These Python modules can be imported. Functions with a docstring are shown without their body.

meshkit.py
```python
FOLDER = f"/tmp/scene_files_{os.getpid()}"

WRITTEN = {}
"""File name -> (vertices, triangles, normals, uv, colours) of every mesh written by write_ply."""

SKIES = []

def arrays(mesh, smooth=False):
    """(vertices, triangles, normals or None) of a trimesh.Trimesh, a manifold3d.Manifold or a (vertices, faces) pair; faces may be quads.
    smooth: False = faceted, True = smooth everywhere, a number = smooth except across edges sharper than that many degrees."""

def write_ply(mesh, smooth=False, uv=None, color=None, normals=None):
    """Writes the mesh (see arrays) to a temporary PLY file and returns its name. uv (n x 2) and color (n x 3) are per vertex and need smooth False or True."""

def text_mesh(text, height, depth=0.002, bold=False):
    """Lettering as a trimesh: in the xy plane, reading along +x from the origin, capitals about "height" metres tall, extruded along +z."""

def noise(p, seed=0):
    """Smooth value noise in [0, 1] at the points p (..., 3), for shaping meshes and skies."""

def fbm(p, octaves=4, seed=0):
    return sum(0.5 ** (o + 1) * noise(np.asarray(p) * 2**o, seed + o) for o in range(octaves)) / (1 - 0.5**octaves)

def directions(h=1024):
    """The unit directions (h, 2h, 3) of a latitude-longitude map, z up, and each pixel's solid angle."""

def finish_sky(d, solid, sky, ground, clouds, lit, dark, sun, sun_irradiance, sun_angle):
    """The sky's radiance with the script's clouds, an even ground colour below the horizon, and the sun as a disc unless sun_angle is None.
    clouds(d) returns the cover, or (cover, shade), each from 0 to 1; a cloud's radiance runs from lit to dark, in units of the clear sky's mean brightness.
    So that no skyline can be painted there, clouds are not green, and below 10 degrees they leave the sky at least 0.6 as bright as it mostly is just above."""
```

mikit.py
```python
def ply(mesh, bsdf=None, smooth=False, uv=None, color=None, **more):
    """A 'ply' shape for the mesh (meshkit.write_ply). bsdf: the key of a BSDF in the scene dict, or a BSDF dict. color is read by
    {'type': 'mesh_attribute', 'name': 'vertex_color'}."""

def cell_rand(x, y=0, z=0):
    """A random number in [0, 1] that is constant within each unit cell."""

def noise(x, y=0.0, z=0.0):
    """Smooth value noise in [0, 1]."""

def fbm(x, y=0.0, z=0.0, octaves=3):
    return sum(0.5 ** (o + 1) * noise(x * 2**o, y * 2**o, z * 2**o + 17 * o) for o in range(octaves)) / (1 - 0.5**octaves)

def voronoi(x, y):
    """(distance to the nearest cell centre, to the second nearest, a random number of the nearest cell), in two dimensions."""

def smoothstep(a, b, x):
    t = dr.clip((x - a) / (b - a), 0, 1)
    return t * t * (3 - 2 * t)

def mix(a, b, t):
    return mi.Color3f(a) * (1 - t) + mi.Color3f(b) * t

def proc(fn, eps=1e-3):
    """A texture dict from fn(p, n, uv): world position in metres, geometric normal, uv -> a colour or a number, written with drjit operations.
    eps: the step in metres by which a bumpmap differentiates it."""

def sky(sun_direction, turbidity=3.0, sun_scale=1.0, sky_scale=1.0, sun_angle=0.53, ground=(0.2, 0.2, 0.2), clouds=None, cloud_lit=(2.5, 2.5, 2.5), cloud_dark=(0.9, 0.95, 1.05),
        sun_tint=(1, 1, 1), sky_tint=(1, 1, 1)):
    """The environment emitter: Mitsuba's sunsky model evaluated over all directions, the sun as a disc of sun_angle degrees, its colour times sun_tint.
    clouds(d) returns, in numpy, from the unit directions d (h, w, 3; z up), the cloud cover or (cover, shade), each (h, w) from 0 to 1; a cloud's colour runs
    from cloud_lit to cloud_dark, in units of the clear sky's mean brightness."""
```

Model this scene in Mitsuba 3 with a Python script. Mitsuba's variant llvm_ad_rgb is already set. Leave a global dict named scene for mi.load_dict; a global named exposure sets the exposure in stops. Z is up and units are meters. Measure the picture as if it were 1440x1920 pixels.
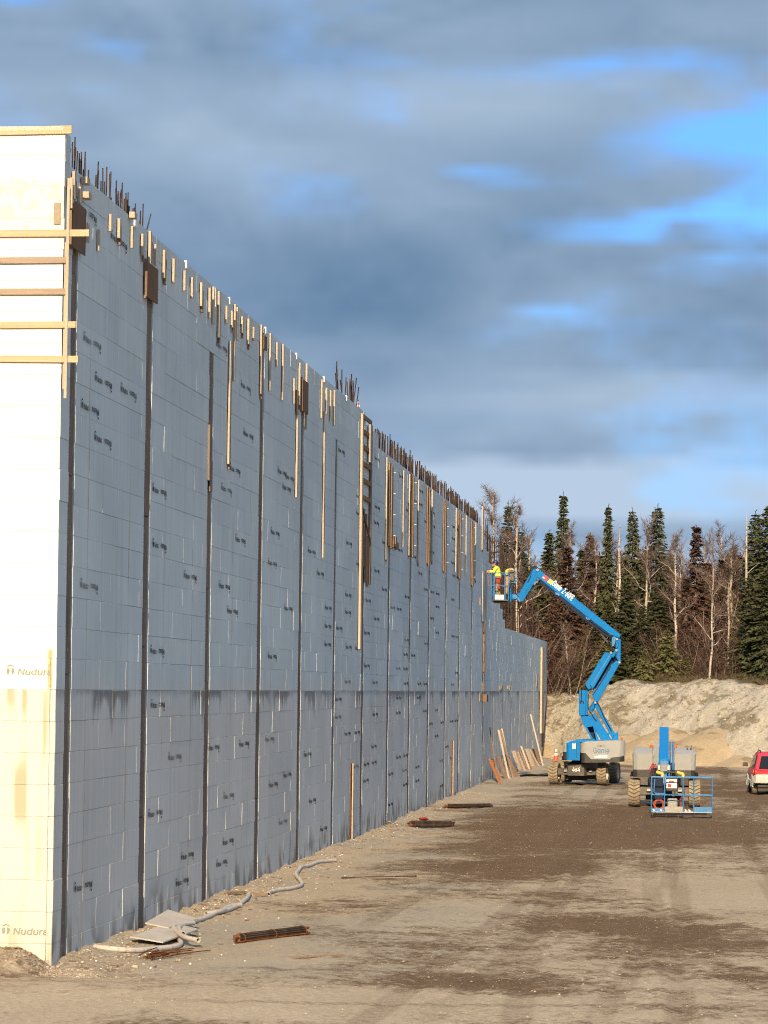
import math, random
import numpy as np, trimesh, shapely, manifold3d
from shapely.geometry import Polygon
import mitsuba as mi, drjit as dr
import mikit, meshkit
from mikit import noise, fbm, cell_rand, smoothstep, mix, proc
T = mi.ScalarTransform4f
scene, labels = {}, {}

# ------------------------------------------------------------------ camera, sky, exposure
# world: the long wall's face is the plane x = 0 and runs along +y from the corner at the origin; z up, ground z = 0
PSI, PITCH, ROLL, FOCAL = 0.091015, 0.050710, 0.012, 6500.0
CAM = np.array([9.248, -49.524, 4.084])
FWD = np.array([-math.sin(PSI) * math.cos(PITCH), math.cos(PSI) * math.cos(PITCH), math.sin(PITCH)])
R0 = np.array([math.cos(PSI), math.sin(PSI), 0.0]); U0 = np.cross(R0, FWD)
UP = U0 * math.cos(ROLL) - R0 * math.sin(ROLL)
scene['camera'] = {'type': 'perspective', 'fov': math.degrees(2 * math.atan(720 / FOCAL)), 'fov_axis': 'x', 'near_clip': 0.5, 'far_clip': 9000.0,
                   'to_world': T().look_at(origin=CAM.tolist(), target=(CAM + FWD * 10).tolist(), up=UP.tolist())}
exposure = 2.55
SUN = np.array([0.012, -1.0, math.tan(math.radians(23.0))])


def clouds(d):
    az = np.degrees(np.arctan2(d @ R0, d[..., 1] * math.cos(PSI) - d[..., 0] * math.sin(PSI)))
    el = np.degrees(np.arcsin(np.clip(d[..., 2], -1, 1)))
    p = np.stack([d[..., 0] * 13, d[..., 1] * 13, d[..., 2] * 28], -1)
    w = np.stack([meshkit.fbm(p * 0.8, 3, 5), meshkit.fbm(p * 0.8, 3, 9), meshkit.fbm(p * 0.8, 3, 11)], -1) - 0.5
    n = meshkit.fbm(p + 1.3 * w, 6, 3)
    n2 = meshkit.fbm(p * np.array([1.6, 1.6, 2.4]) + 1.0 * w + 31.7, 6, 21)
    def rough(p, seed, gain=0.64, octaves=8):                               # noise whose small scales stay strong: billows and wisps
        t, k, f = 0, 0, 1.0
        for o in range(octaves):
            t = t + gain ** o * meshkit.noise(p * f, seed + 7 * o); k += gain ** o; f *= 1.9
        return t / k
    q3 = d * np.array([20, 20, 34]) + 1.6 * w
    nf = 0.5 + 1.5 * (rough(q3, 40) - 0.5)
    nb = 0.5 + 1.5 * (rough(d * np.array([15, 15, 34]) + 1.2 * w + 3.7, 80, 0.58) - 0.5)
    ragged = (n - 0.5) * 1.0 + (nf - 0.5) * 1.4
    shade = 0.56 + 0.25 * (n - 0.5) + 0.30 * (n2 - 0.5) + 0.56 * (nf - 0.5) - 0.5 * np.clip((el - 14) / 25, 0, 1)  # clouds high above the view brightened to add fill on the shaded wall
    near = np.exp(-(az / 16) ** 2)
    # breaks in the cloud deck: (azimuth, elevation, half widths, depth), frayed by the same noise
    gap = np.clip((0.43 - n) / 0.10, 0, 1) * 0.35
    for a, e, ra, re, k in ((5.2, 9.05, 1.3, 0.42, 1.0), (6.9, 8.9, 1.5, 0.8, 1.1), (2.2, 8.58, 1.3, 0.24, 0.8), (4.4, 7.75, 2.2, 0.22, 0.8), (6.5, 7.75, 1.2, 0.4, 0.7), (-4.4, 10.6, 1.0, 0.35, 0.55), (-0.3, 10.6, 0.9, 0.3, 0.45), (0.9, 5.75, 1.6, 0.3, 0.25), (5.4, 10.3, 1.6, 0.25, 0.5), (1.6, 2.5, 1.6, 0.22, 0.5), (2.6, 10.2, 2.6, 0.35, 0.45)):
        gap = gap + k * np.exp(-((az - a + 2.0 * (n2 - 0.5) + 2.4 * (nf - 0.5)) / ra) ** 2 - ((el - e + 0.9 * (n2 - 0.5) + 0.75 * (nb - 0.5)) / re) ** 2)
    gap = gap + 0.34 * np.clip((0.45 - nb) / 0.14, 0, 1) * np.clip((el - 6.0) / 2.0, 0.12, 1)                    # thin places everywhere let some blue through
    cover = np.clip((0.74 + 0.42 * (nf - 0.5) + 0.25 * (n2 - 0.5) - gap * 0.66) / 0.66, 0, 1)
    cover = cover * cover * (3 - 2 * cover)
    # lighter, thinner bands low over the trees and pale streaks at mid height; a heavier deck between
    for a, e, ra, re, k in ((3.4, 3.40, 7.0, 0.34, 1.3), (4.6, 2.95, 4.0, 0.2, 0.6), (4.5, 2.0, 6.0, 0.35, 0.45), (4.0, 4.75, 4.0, 0.22, 0.25), (4.6, 5.1, 2.4, 0.16, 0.3), (5.0, 3.9, 1.8, 0.15, 0.45), (-3.0, 9.2, 5.0, 0.7, 0.14), (2.0, 9.75, 5.0, 0.5, 0.14)):
        q = np.sqrt(((az - a) / ra) ** 2 + ((el - e + 0.5 * (n2 - 0.5)) / re) ** 2)
        shade = shade - k * np.clip(1.5 - q + ragged * 0.8, 0, 1)
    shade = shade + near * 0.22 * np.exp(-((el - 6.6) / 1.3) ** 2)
    return np.clip(cover, 0, 1), np.clip(shade, 0, 1)


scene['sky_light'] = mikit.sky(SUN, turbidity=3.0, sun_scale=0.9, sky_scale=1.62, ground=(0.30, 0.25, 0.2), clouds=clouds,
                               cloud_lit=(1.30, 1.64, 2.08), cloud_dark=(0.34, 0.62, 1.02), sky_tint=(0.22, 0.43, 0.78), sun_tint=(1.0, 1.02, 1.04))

# ------------------------------------------------------------------ helpers
def numbered(key):
    if key not in used:
        used.add(key); return key
    i = counts.get(key, 1)
    while f'{key}_{i:03d}' in used: i += 1
    counts[key] = i + 1; k = f'{key}_{i:03d}'; used.add(k); return k
used, counts = set(), {}

def put(name, mesh, mat, parent=None, smooth=False, to_world=None):
    key = numbered(name if parent is None else parent + '__' + name)
    d = mesh if isinstance(mesh, dict) else mikit.ply(mesh, mat, smooth=smooth)
    if isinstance(mesh, dict) and mat is not None: d = {**d, 'bsdf': {'type': 'ref', 'id': mat}}
    if to_world is not None: d = {**d, 'to_world': to_world}
    scene[key] = d
    return key

def tag(key, label=None, cat=None, group=None, kind=None):
    e = {}
    if label: e['label'] = label
    if cat: e['category'] = cat
    if group: e['group'] = group
    if kind: e['kind'] = kind
    labels[key] = e; return key

def thing(name, label, cat, group=None):
    return tag(numbered(name), label, cat, group, 'thing')

def cat(ms):
    ms = [(np.asarray(m.vertices), np.asarray(m.faces)) if isinstance(m, trimesh.Trimesh) else m for m in ms]
    o, V, Fc = 0, [], []
    for v, f in ms:
        V.append(v); Fc.append(np.asarray(f) + o); o += len(v)
    return np.vstack(V), np.vstack(Fc)

def move(m, M):
    v, f = m
    M = np.asarray(M, float)
    return v @ M[:3, :3].T + M[:3, 3], f

def tr(x, y, z):
    M = np.eye(4); M[:3, 3] = (x, y, z); return M

def rot(axis, deg):
    return trimesh.transformations.rotation_matrix(math.radians(deg), axis)

def tri(m):
    return np.asarray(m.vertices), np.asarray(m.faces)

def box(lo, hi):
    (x0, y0, z0), (x1, y1, z1) = lo, hi
    v = np.array([[x, y, z] for x in (x0, x1) for y in (y0, y1) for z in (z0, z1)], float)
    f = np.array([[0, 1, 3], [0, 3, 2], [4, 6, 7], [4, 7, 5], [0, 4, 5], [0, 5, 1], [2, 3, 7], [2, 7, 6], [0, 2, 6], [0, 6, 4], [1, 5, 7], [1, 7, 3]])
    return v, f

def hull(pts):
    h = trimesh.convex.convex_hull(np.asarray(pts, float)); return tri(h)

def cbox(lo, hi, c=0.01):
    """box with chamfered edges"""
    lo, hi = np.array(lo, float), np.array(hi, float)
    c = min(c, *(0.45 * (hi - lo)))
    P = []
    for sx in (0, 1):
        for sy in (0, 1):
            for sz in (0, 1):
                s = np.array([sx, sy, sz]); base = np.where(s, hi - c, lo + c)
                for k in range(3):
                    q = base.copy(); q[k] = hi[k] if s[k] else lo[k]; P.append(q)
    return hull(P)

def cprism(pts, y0, y1, b=0.02):
    """convex outline in (x, z), extruded from y0 to y1 with chamfered edges"""
    poly = Polygon(pts).convex_hull
    inner = poly.buffer(-b, join_style=2)
    if inner.is_empty or inner.geom_type != 'Polygon': inner = poly
    P = [(x, y, z) for x, z in inner.exterior.coords for y in (y0, y1)] + [(x, y, z) for x, z in poly.exterior.coords for y in (y0 + b, y1 - b)]
    return hull(P)

def prism(pts, y0, y1):
    """any outline in (x, z), extruded from y0 to y1"""
    m = trimesh.creation.extrude_polygon(Polygon(pts).buffer(0), y1 - y0, engine='earcut')
    v = np.asarray(m.vertices); return np.stack([v[:, 0], y1 - v[:, 2], v[:, 1]], 1), np.asarray(m.faces)

def tube(path, r, n=6, cap=True):
    p = np.asarray(path, float); k = len(p)
    r = np.broadcast_to(np.asarray(r, float), (k,))
    t = np.gradient(p, axis=0); t /= np.linalg.norm(t, axis=1, keepdims=True) + 1e-12
    a = np.array([0, 0, 1.0]) if abs(t[0, 2]) < 0.8 else np.array([1.0, 0, 0])
    N = np.cross(t, a); N /= np.linalg.norm(N, axis=1, keepdims=True) + 1e-12
    B = np.cross(t, N)
    th = np.arange(n) * 2 * math.pi / n
    v = p[:, None] + r[:, None, None] * (np.cos(th)[None, :, None] * N[:, None] + np.sin(th)[None, :, None] * B[:, None])
    v = v.reshape(-1, 3); f = []
    for i in range(k - 1):
        for j in range(n):
            a0, b0 = i * n + j, i * n + (j + 1) % n
            f += [[a0, b0, b0 + n], [a0, b0 + n, a0 + n]]
    if cap:
        v = np.vstack([v, p[:1], p[-1:]])
        for j in range(n):
            f += [[len(v) - 2, (j + 1) % n, j], [len(v) - 1, (k - 1) * n + j, (k - 1) * n + (j + 1) % n]]
    return v, np.array(f)

def beam(a, b, w, h, c=0.006):
    """rectangular bar from a to b: w across (horizontal), h the other way"""
    a, b = np.array(a, float), np.array(b, float); L = np.linalg.norm(b - a); t = (b - a) / L
    s = np.cross(t, [0, 0, 1.0]); s = s / np.linalg.norm(s) if np.linalg.norm(s) > 1e-3 else np.array([1.0, 0, 0])
    u = np.cross(s, t); M = np.eye(4); M[:3, 0], M[:3, 1], M[:3, 2], M[:3, 3] = s, t, u, a
    return move(cbox((-w / 2, 0, -h / 2), (w / 2, L, h / 2), c), M)

def lathe(prof, n=24):
    """profile of (radius, height) revolved about z"""
    m = trimesh.creation.revolve(np.array(prof, float), sections=n); return tri(m)

def lettering(text, height, bold=True, width=None, shear=0.0, depth=0.004):
    m = meshkit.text_mesh(text, height, depth, bold); v = np.asarray(m.vertices).copy()
    v[:, 0] -= v[:, 0].min()
    if width: v[:, 0] *= width / v[:, 0].max()
    v[:, 0] += shear * v[:, 1]
    return v, np.asarray(m.faces)

# ------------------------------------------------------------------ materials
def diffuse(key, fn, bump=None, two=True):
    b = {'type': 'diffuse', 'reflectance': proc(fn) if callable(fn) else {'type': 'rgb', 'value': list(fn)}}
    if bump: b = {'type': 'bumpmap', 'arbitrary': proc(bump[0], bump[2]), 'scale': bump[1], 'bsdf': b}
    scene[key] = {'type': 'twosided', 'bsdf': b} if two else b
    return key

def paint(key, color, rough=0.4, metallic=0.0, clear=0.0, fn=None):
    b = {'type': 'principled', 'base_color': proc(fn) if fn else {'type': 'rgb', 'value': list(color)}, 'roughness': rough, 'metallic': metallic, 'specular': 0.15 if key == 'm_blue' else 0.5}
    if clear: b['clearcoat'] = clear; b['clearcoat_gloss'] = 0.85
    scene[key] = {'type': 'twosided', 'bsdf': b}
    return key

C3 = mi.Color3f
HC = 0.457

def foam_common(s, z):
    row = dr.floor((z - 4.0) / HC + 100.0)
    odd = row - 2 * dr.floor(row / 2)
    col = dr.floor((s + 200.0 + odd * 1.22) / 2.44)
    tint = cell_rand(row, col, 3)
    fin = (s + 200.0) / 0.2033; ff = fin - dr.floor(fin)
    web = 1 - smoothstep(0.02, 0.07, dr.minimum(ff, 1 - ff))
    fade = cell_rand(dr.floor(fin + 0.5), row, 8)
    return row, tint, web * fade

def foam_fn(p, n, uv):
    s, z = p.y, p.z
    row, tint, web = foam_common(s, z)
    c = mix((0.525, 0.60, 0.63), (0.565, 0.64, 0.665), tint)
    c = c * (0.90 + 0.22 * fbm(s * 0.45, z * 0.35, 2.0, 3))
    low = smoothstep(4.6, 3.4, z)                                       # plainer, warmer grey towards the lowest lifts
    c = mix(c, C3(0.61, 0.59, 0.555) * (0.92 + 0.2 * noise(s * 0.7, z * 0.5, 4.0)), low * 0.75)
    streak = noise(s * 16.0, z * 0.5, 7.0)
    c = c * (0.95 + 0.12 * streak)
    c = mix(c, C3(0.66, 0.68, 0.70), web * 0.25)
    # scraped foam: white vertical nicks at the web lines, broken along their length
    gs = (s + 300.0) / 0.2033; gi = dr.floor(gs + 0.5); gd = dr.abs(gs - gi) * 0.2033
    gz = z / 0.457; gr = cell_rand(gi, dr.floor(gz), 5)
    gf = gz - dr.floor(gz); g0 = cell_rand(gi, dr.floor(gz), 6) * 0.6
    nick = (gr > 0.86) & (gd < 0.005 + 0.016 * cell_rand(gi, dr.floor(gz), 9)) & (gf > g0) & (gf < g0 + 0.25 + 0.4 * gr)
    c = dr.select(nick, mix(c, C3(0.80, 0.80, 0.76), 0.55 + 0.45 * noise(s * 60, z * 40, 1)), c)
    fl = noise(s * 26.0, z * 26.0, 3.3); fz = noise(s * 1.1, z * 0.9, 8.0)
    c = dr.select(fl > 1.02 - 0.14 * fz, C3(0.74, 0.74, 0.70), c)
    # tan run-off: thin columns below leaking joints
    col = dr.floor((s + 1.0) / 1.91); cs = (col + 0.35 + 0.5 * cell_rand(col, 2, 2)) * 1.91 - 1.0
    dd = dr.abs(s - cs - 0.05 * (noise(z * 1.3, col, 2.0) - 0.5))
    run = smoothstep(0.085, 0.02, dd) * smoothstep(0.35, 0.7, noise(s * 30, z * 1.3, col)) * dr.select(cell_rand(col, 4, 4) > 0.45, 1.0, 0.0) * smoothstep(10.5, 8.0, z + 3 * cell_rand(col, 9, 1))
    c = mix(c, mix((0.34, 0.30, 0.24), (0.62, 0.52, 0.36), noise(s * 50, z * 9, 5.0)), run * 0.8)
    # dark drips below the lift line at z = 4
    drop = 4.0 - z
    band = smoothstep(0.47, 0.68, noise(s * 0.55, 1.0, 3.0)) * smoothstep(-0.01, 0.03, drop)
    length = 0.15 + 0.9 * noise(s * 3.0, 5.0, 1.0) * noise(s * 11.0, 2.0, 6.0)
    drip = band * smoothstep(length, length * 0.25, drop) * (0.55 + 0.45 * noise(s * 34.0, z * 5.0, 2.0))
    c = mix(c, C3(0.13, 0.12, 0.115), drip * 0.8)
    line = smoothstep(-0.005, 0.01, drop) * smoothstep(0.10 + 0.16 * noise(s * 2.2, 3.0, 9.0), 0.0, drop) * (0.35 + 0.65 * noise(s * 7.0, z * 9.0, 4.0))
    c = mix(c, C3(0.17, 0.16, 0.15), line * 0.5)
    # splashed dirt at the foot
    mud = smoothstep(0.75, 0.0, z + 0.5 * (noise(s * 1.2, 3.0, 1.0) - 0.5)) * smoothstep(0.35, 0.75, noise(s * 4.0, z * 3.0, 2.0))
    c = mix(c, C3(0.20, 0.165, 0.13), mud * 0.7)
    return c

def end_fn(p, n, uv):
    s, z = p.x, p.z
    row, tint, web = foam_common(s, z)
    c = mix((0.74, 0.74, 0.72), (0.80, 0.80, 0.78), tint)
    low = smoothstep(4.02, 3.98, z)
    c = mix(c, C3(0.60, 0.585, 0.525), low * 0.85)
    streak = smoothstep(0.45, 0.8, noise(s * 13.0, z * 0.8, 1.0))
    c = mix(c, C3(0.40, 0.34, 0.21), streak * low * 0.75 * smoothstep(0.2, 0.6, noise(s * 4.0, z * 1.2, 4.0)))
    c = mix(c, C3(0.48, 0.45, 0.37), low * smoothstep(1.3, 0.2, z) * 0.6 * fbm(s * 4, z * 4, 1.0, 3))
    old = smoothstep(10.62, 10.66, z) * smoothstep(11.45, 11.40, z)
    c = mix(c, C3(0.50, 0.51, 0.40), old * smoothstep(0.48, 0.66, fbm(s * 9.0, z * 12.0, 3.0, 4)) * 0.7)
    c = mix(c, C3(0.68, 0.69, 0.58), old * 0.45)
    foamy = smoothstep(0.06, 0.02, dr.abs(s + 0.09)) * smoothstep(3.98, 4.05, z) * smoothstep(4.62, 4.55, z)
    c = mix(c, C3(0.48, 0.34, 0.14), foamy * (0.6 + 0.4 * noise(s * 60, z * 20, 3)))
    return c

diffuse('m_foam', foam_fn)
diffuse('m_foam_end', end_fn)
diffuse('m_core', (0.10, 0.10, 0.10))
def wood(dark, light, seed, k=(60, 60, 3.0)):
    def fn(p, n, uv):
        g = noise(p.x * k[0] + seed, p.y * k[1], p.z * k[2]); b = noise(p.x * 2.3 + 9, p.y * 2.3, p.z * 1.1 + seed)
        t = noise(p.x * 14, p.y * 14 + seed, p.z * 9)
        c = mix(dark, light, 0.25 + 0.5 * g + 0.35 * (b - 0.5))
        return c * (1 - 0.4 * smoothstep(0.90, 0.97, t))
    return fn
diffuse('m_pine', wood((0.41, 0.34, 0.265), (0.55, 0.465, 0.37), 0, (24, 24, 2.0)))
diffuse('m_pine_flat', wood((0.46, 0.34, 0.22), (0.62, 0.48, 0.33), 3, (2.0, 30, 30)))
diffuse('m_pine_grey', wood((0.28, 0.22, 0.17), (0.42, 0.33, 0.26), 5, (2.0, 30, 30)))
diffuse('m_timber', wood((0.18, 0.12, 0.08), (0.32, 0.225, 0.155), 7))
diffuse('m_ply', wood((0.15, 0.10, 0.072), (0.24, 0.165, 0.12), 11, (22, 22, 3)))
diffuse('m_osb', wood((0.27, 0.22, 0.165), (0.42, 0.35, 0.275), 2, (25, 25, 25)))
diffuse('m_rust_wood', wood((0.20, 0.085, 0.045), (0.38, 0.17, 0.085), 13))
diffuse('m_grey_ply', wood((0.40, 0.37, 0.335), (0.56, 0.52, 0.48), 17, (6, 6, 6)))
def channel_fn(p, n, uv):
    g = noise(p.y * 40, p.z * 1.2, 3.0); b = noise(p.y * 3.0, p.z * 0.8, 1.0)
    c = mix((0.15, 0.115, 0.098), (0.27, 0.215, 0.18), 0.5 * g + 0.5 * b)
    return mix(c, C3(0.36, 0.33, 0.30), smoothstep(0.80, 0.9, noise(p.y * 30, p.z * 12, 6.0)) * 0.6)
diffuse('m_channel', channel_fn)
def rust_fn(p, n, uv):
    return mix((0.036, 0.028, 0.026), (0.10, 0.070, 0.058), noise(p.x * 9, p.y * 9, p.z * 7))
diffuse('m_rebar', rust_fn)
diffuse('m_rust', lambda p, n, uv: mix((0.10, 0.045, 0.025), (0.30, 0.12, 0.05), noise(p.x * 23, p.y * 23, p.z * 23)))
diffuse('m_ink', (0.035, 0.037, 0.042))
diffuse('m_ink_faded', (0.13, 0.135, 0.14))
diffuse('m_ink_pale', (0.30, 0.30, 0.27))
diffuse('m_white', (0.78, 0.78, 0.76))
# ------------------------------------------------------------------ ground, bank, sand heap
TRACKS = ((3.3, 0.012, 0.045, 0.0, 0.35, 2.1), (5.9, 0.02, 0.06, 1.0, 0.4, 2.0), (8.6, 0.012, 0.05, 2.0, 0.5, 1.9), (10.6, -0.01, 0.04, 0.5, 0.6, 1.6), (7.2, -0.022, 0.03, 4.0, 0.5, 2.1))
def ground_height(x, y):
    x, y = np.asarray(x, float), np.asarray(y, float)
    P = np.stack([x, y, 0 * x], -1)
    z = 0.045 * (meshkit.fbm(P * np.array([0.35, 0.13, 1]), 3, 2) - 0.5)
    z = z + 0.016 * (meshkit.fbm(P * np.array([2.1, 0.9, 1]), 4, 7) - 0.5)
    # rubble thrown up along the foot of the walls
    d = np.where(y > 0, x, np.where(x < 0, -y, np.hypot(np.maximum(x, 0), y)))
    rid = np.exp(-(np.maximum(d, 0) / 0.75) ** 2)
    lump = meshkit.fbm(P * np.array([1.5, 1.1, 1]), 4, 13)
    z = z + rid * (0.02 + 0.20 * np.maximum(lump - 0.38, 0)) + rid * 0.06 * (meshkit.fbm(P * 6.0, 3, 3) - 0.5)
    z = z + np.where((x < 0.1) & (y < 0.05), 0.26 * np.exp(-((y + 0.25) / 0.75) ** 2) * np.clip((-x + 0.02) / 0.45, 0, 1) * (0.6 + 0.7 * meshkit.fbm(P * 2.0, 3, 5)), 0)
    for a, b, k, ph, amp, off in TRACKS:                                 # shallow ruts
        for o in (0.0, off):
            t = np.abs(x - a - b * y - amp * np.sin(y * k + ph) - o); z = z + np.where((y > -12) & (y < 140), 0.012 * np.exp(-((t - 0.27) / 0.08) ** 2) - 0.018 * np.exp(-(t / 0.16) ** 2), 0)
    z = z - 0.05 * np.exp(-((x - 1.4) / 0.6) ** 2) * np.clip((y + 3) / 8, 0, 1)
    fade = np.clip((420 - np.hypot(x, y)) / 250, 0, 1)
    return z * fade

def grade(a, b, h0, h1):
    out = [a]; h = h0; 
    while out[-1] < b:
        t = (out[-1] - a) / (b - a); out.append(out[-1] + h0 + (h1 - h0) * t)
    return out
far = [180, 260, 420, 800, 1600, 3500]
xs = np.array([-x for x in far[::-1]] + [-120, -70, -40, -22, -12, -8, -5, -3.2] + list(np.arange(-2.2, 3.0, 0.07)) + list(np.arange(3.0, 15.0, 0.10)) + [15.4, 16, 17, 19, 22, 27, 35, 50, 80, 120] + far)
ys = np.array([-y for y in far[::-1]] + [-110, -70, -52, -40, -30, -22, -17, -13] + list(np.arange(-11, 2.0, 0.11)) + grade(2.0, 175.0, 0.12, 0.75) + [185, 200, 230, 290, 420, 800, 1600, 3500])
def sheet(xs, ys, fz):
    X, Y = np.meshgrid(xs, ys); Z = fz(X, Y)
    nx, ny = len(xs), len(ys); i = np.arange(nx * ny).reshape(ny, nx)
    a, b, c, d = i[:-1, :-1].ravel(), i[:-1, 1:].ravel(), i[1:, 1:].ravel(), i[1:, :-1].ravel()
    return np.stack([X.ravel(), Y.ravel(), Z.ravel()], 1), np.vstack([np.stack([a, b, c], 1), np.stack([a, c, d], 1)])

WET = ((4.5, 50, 3.2, 17, 1.0), (10, 52, 4.0, 12, 1.0), (7.5, 100, 5.0, 16, 0.7), (12, 90, 3.5, 22, 0.6), (5.6, 30, 1.6, 9, 0.75), (9.0, 7.5, 2.0, 3.6, 1.0), (6.4, -1.5, 1.7, 1.4, 1.0), (10.1, 0.5, 1.2, 2.4, 0.7), (7.2, 14, 1.6, 4.5, 0.55), (7.6, 63, 2.5, 10, 0.8), (9, 132, 5, 8, 0.7), (9.6, -4.4, 1.6, 0.6, 0.5), (4.6, 8, 1.0, 3.0, 0.25))
DRY = ((9.4, 23.5, 1.6, 5.0, 1.0), (2.6, -5.0, 3.5, 1.5, 0.7), (11.6, 20, 1.3, 6, 0.6), (0.6, 60, 1.4, 90, 0.6), (9.2, -0.8, 1.1, 0.6, 0.7), (6.5, -3.6, 3.0, 0.7, 0.8), (6.0, 24, 0.7, 3, 0.5), (5.5, 92, 2.5, 6, 0.5))
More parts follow.
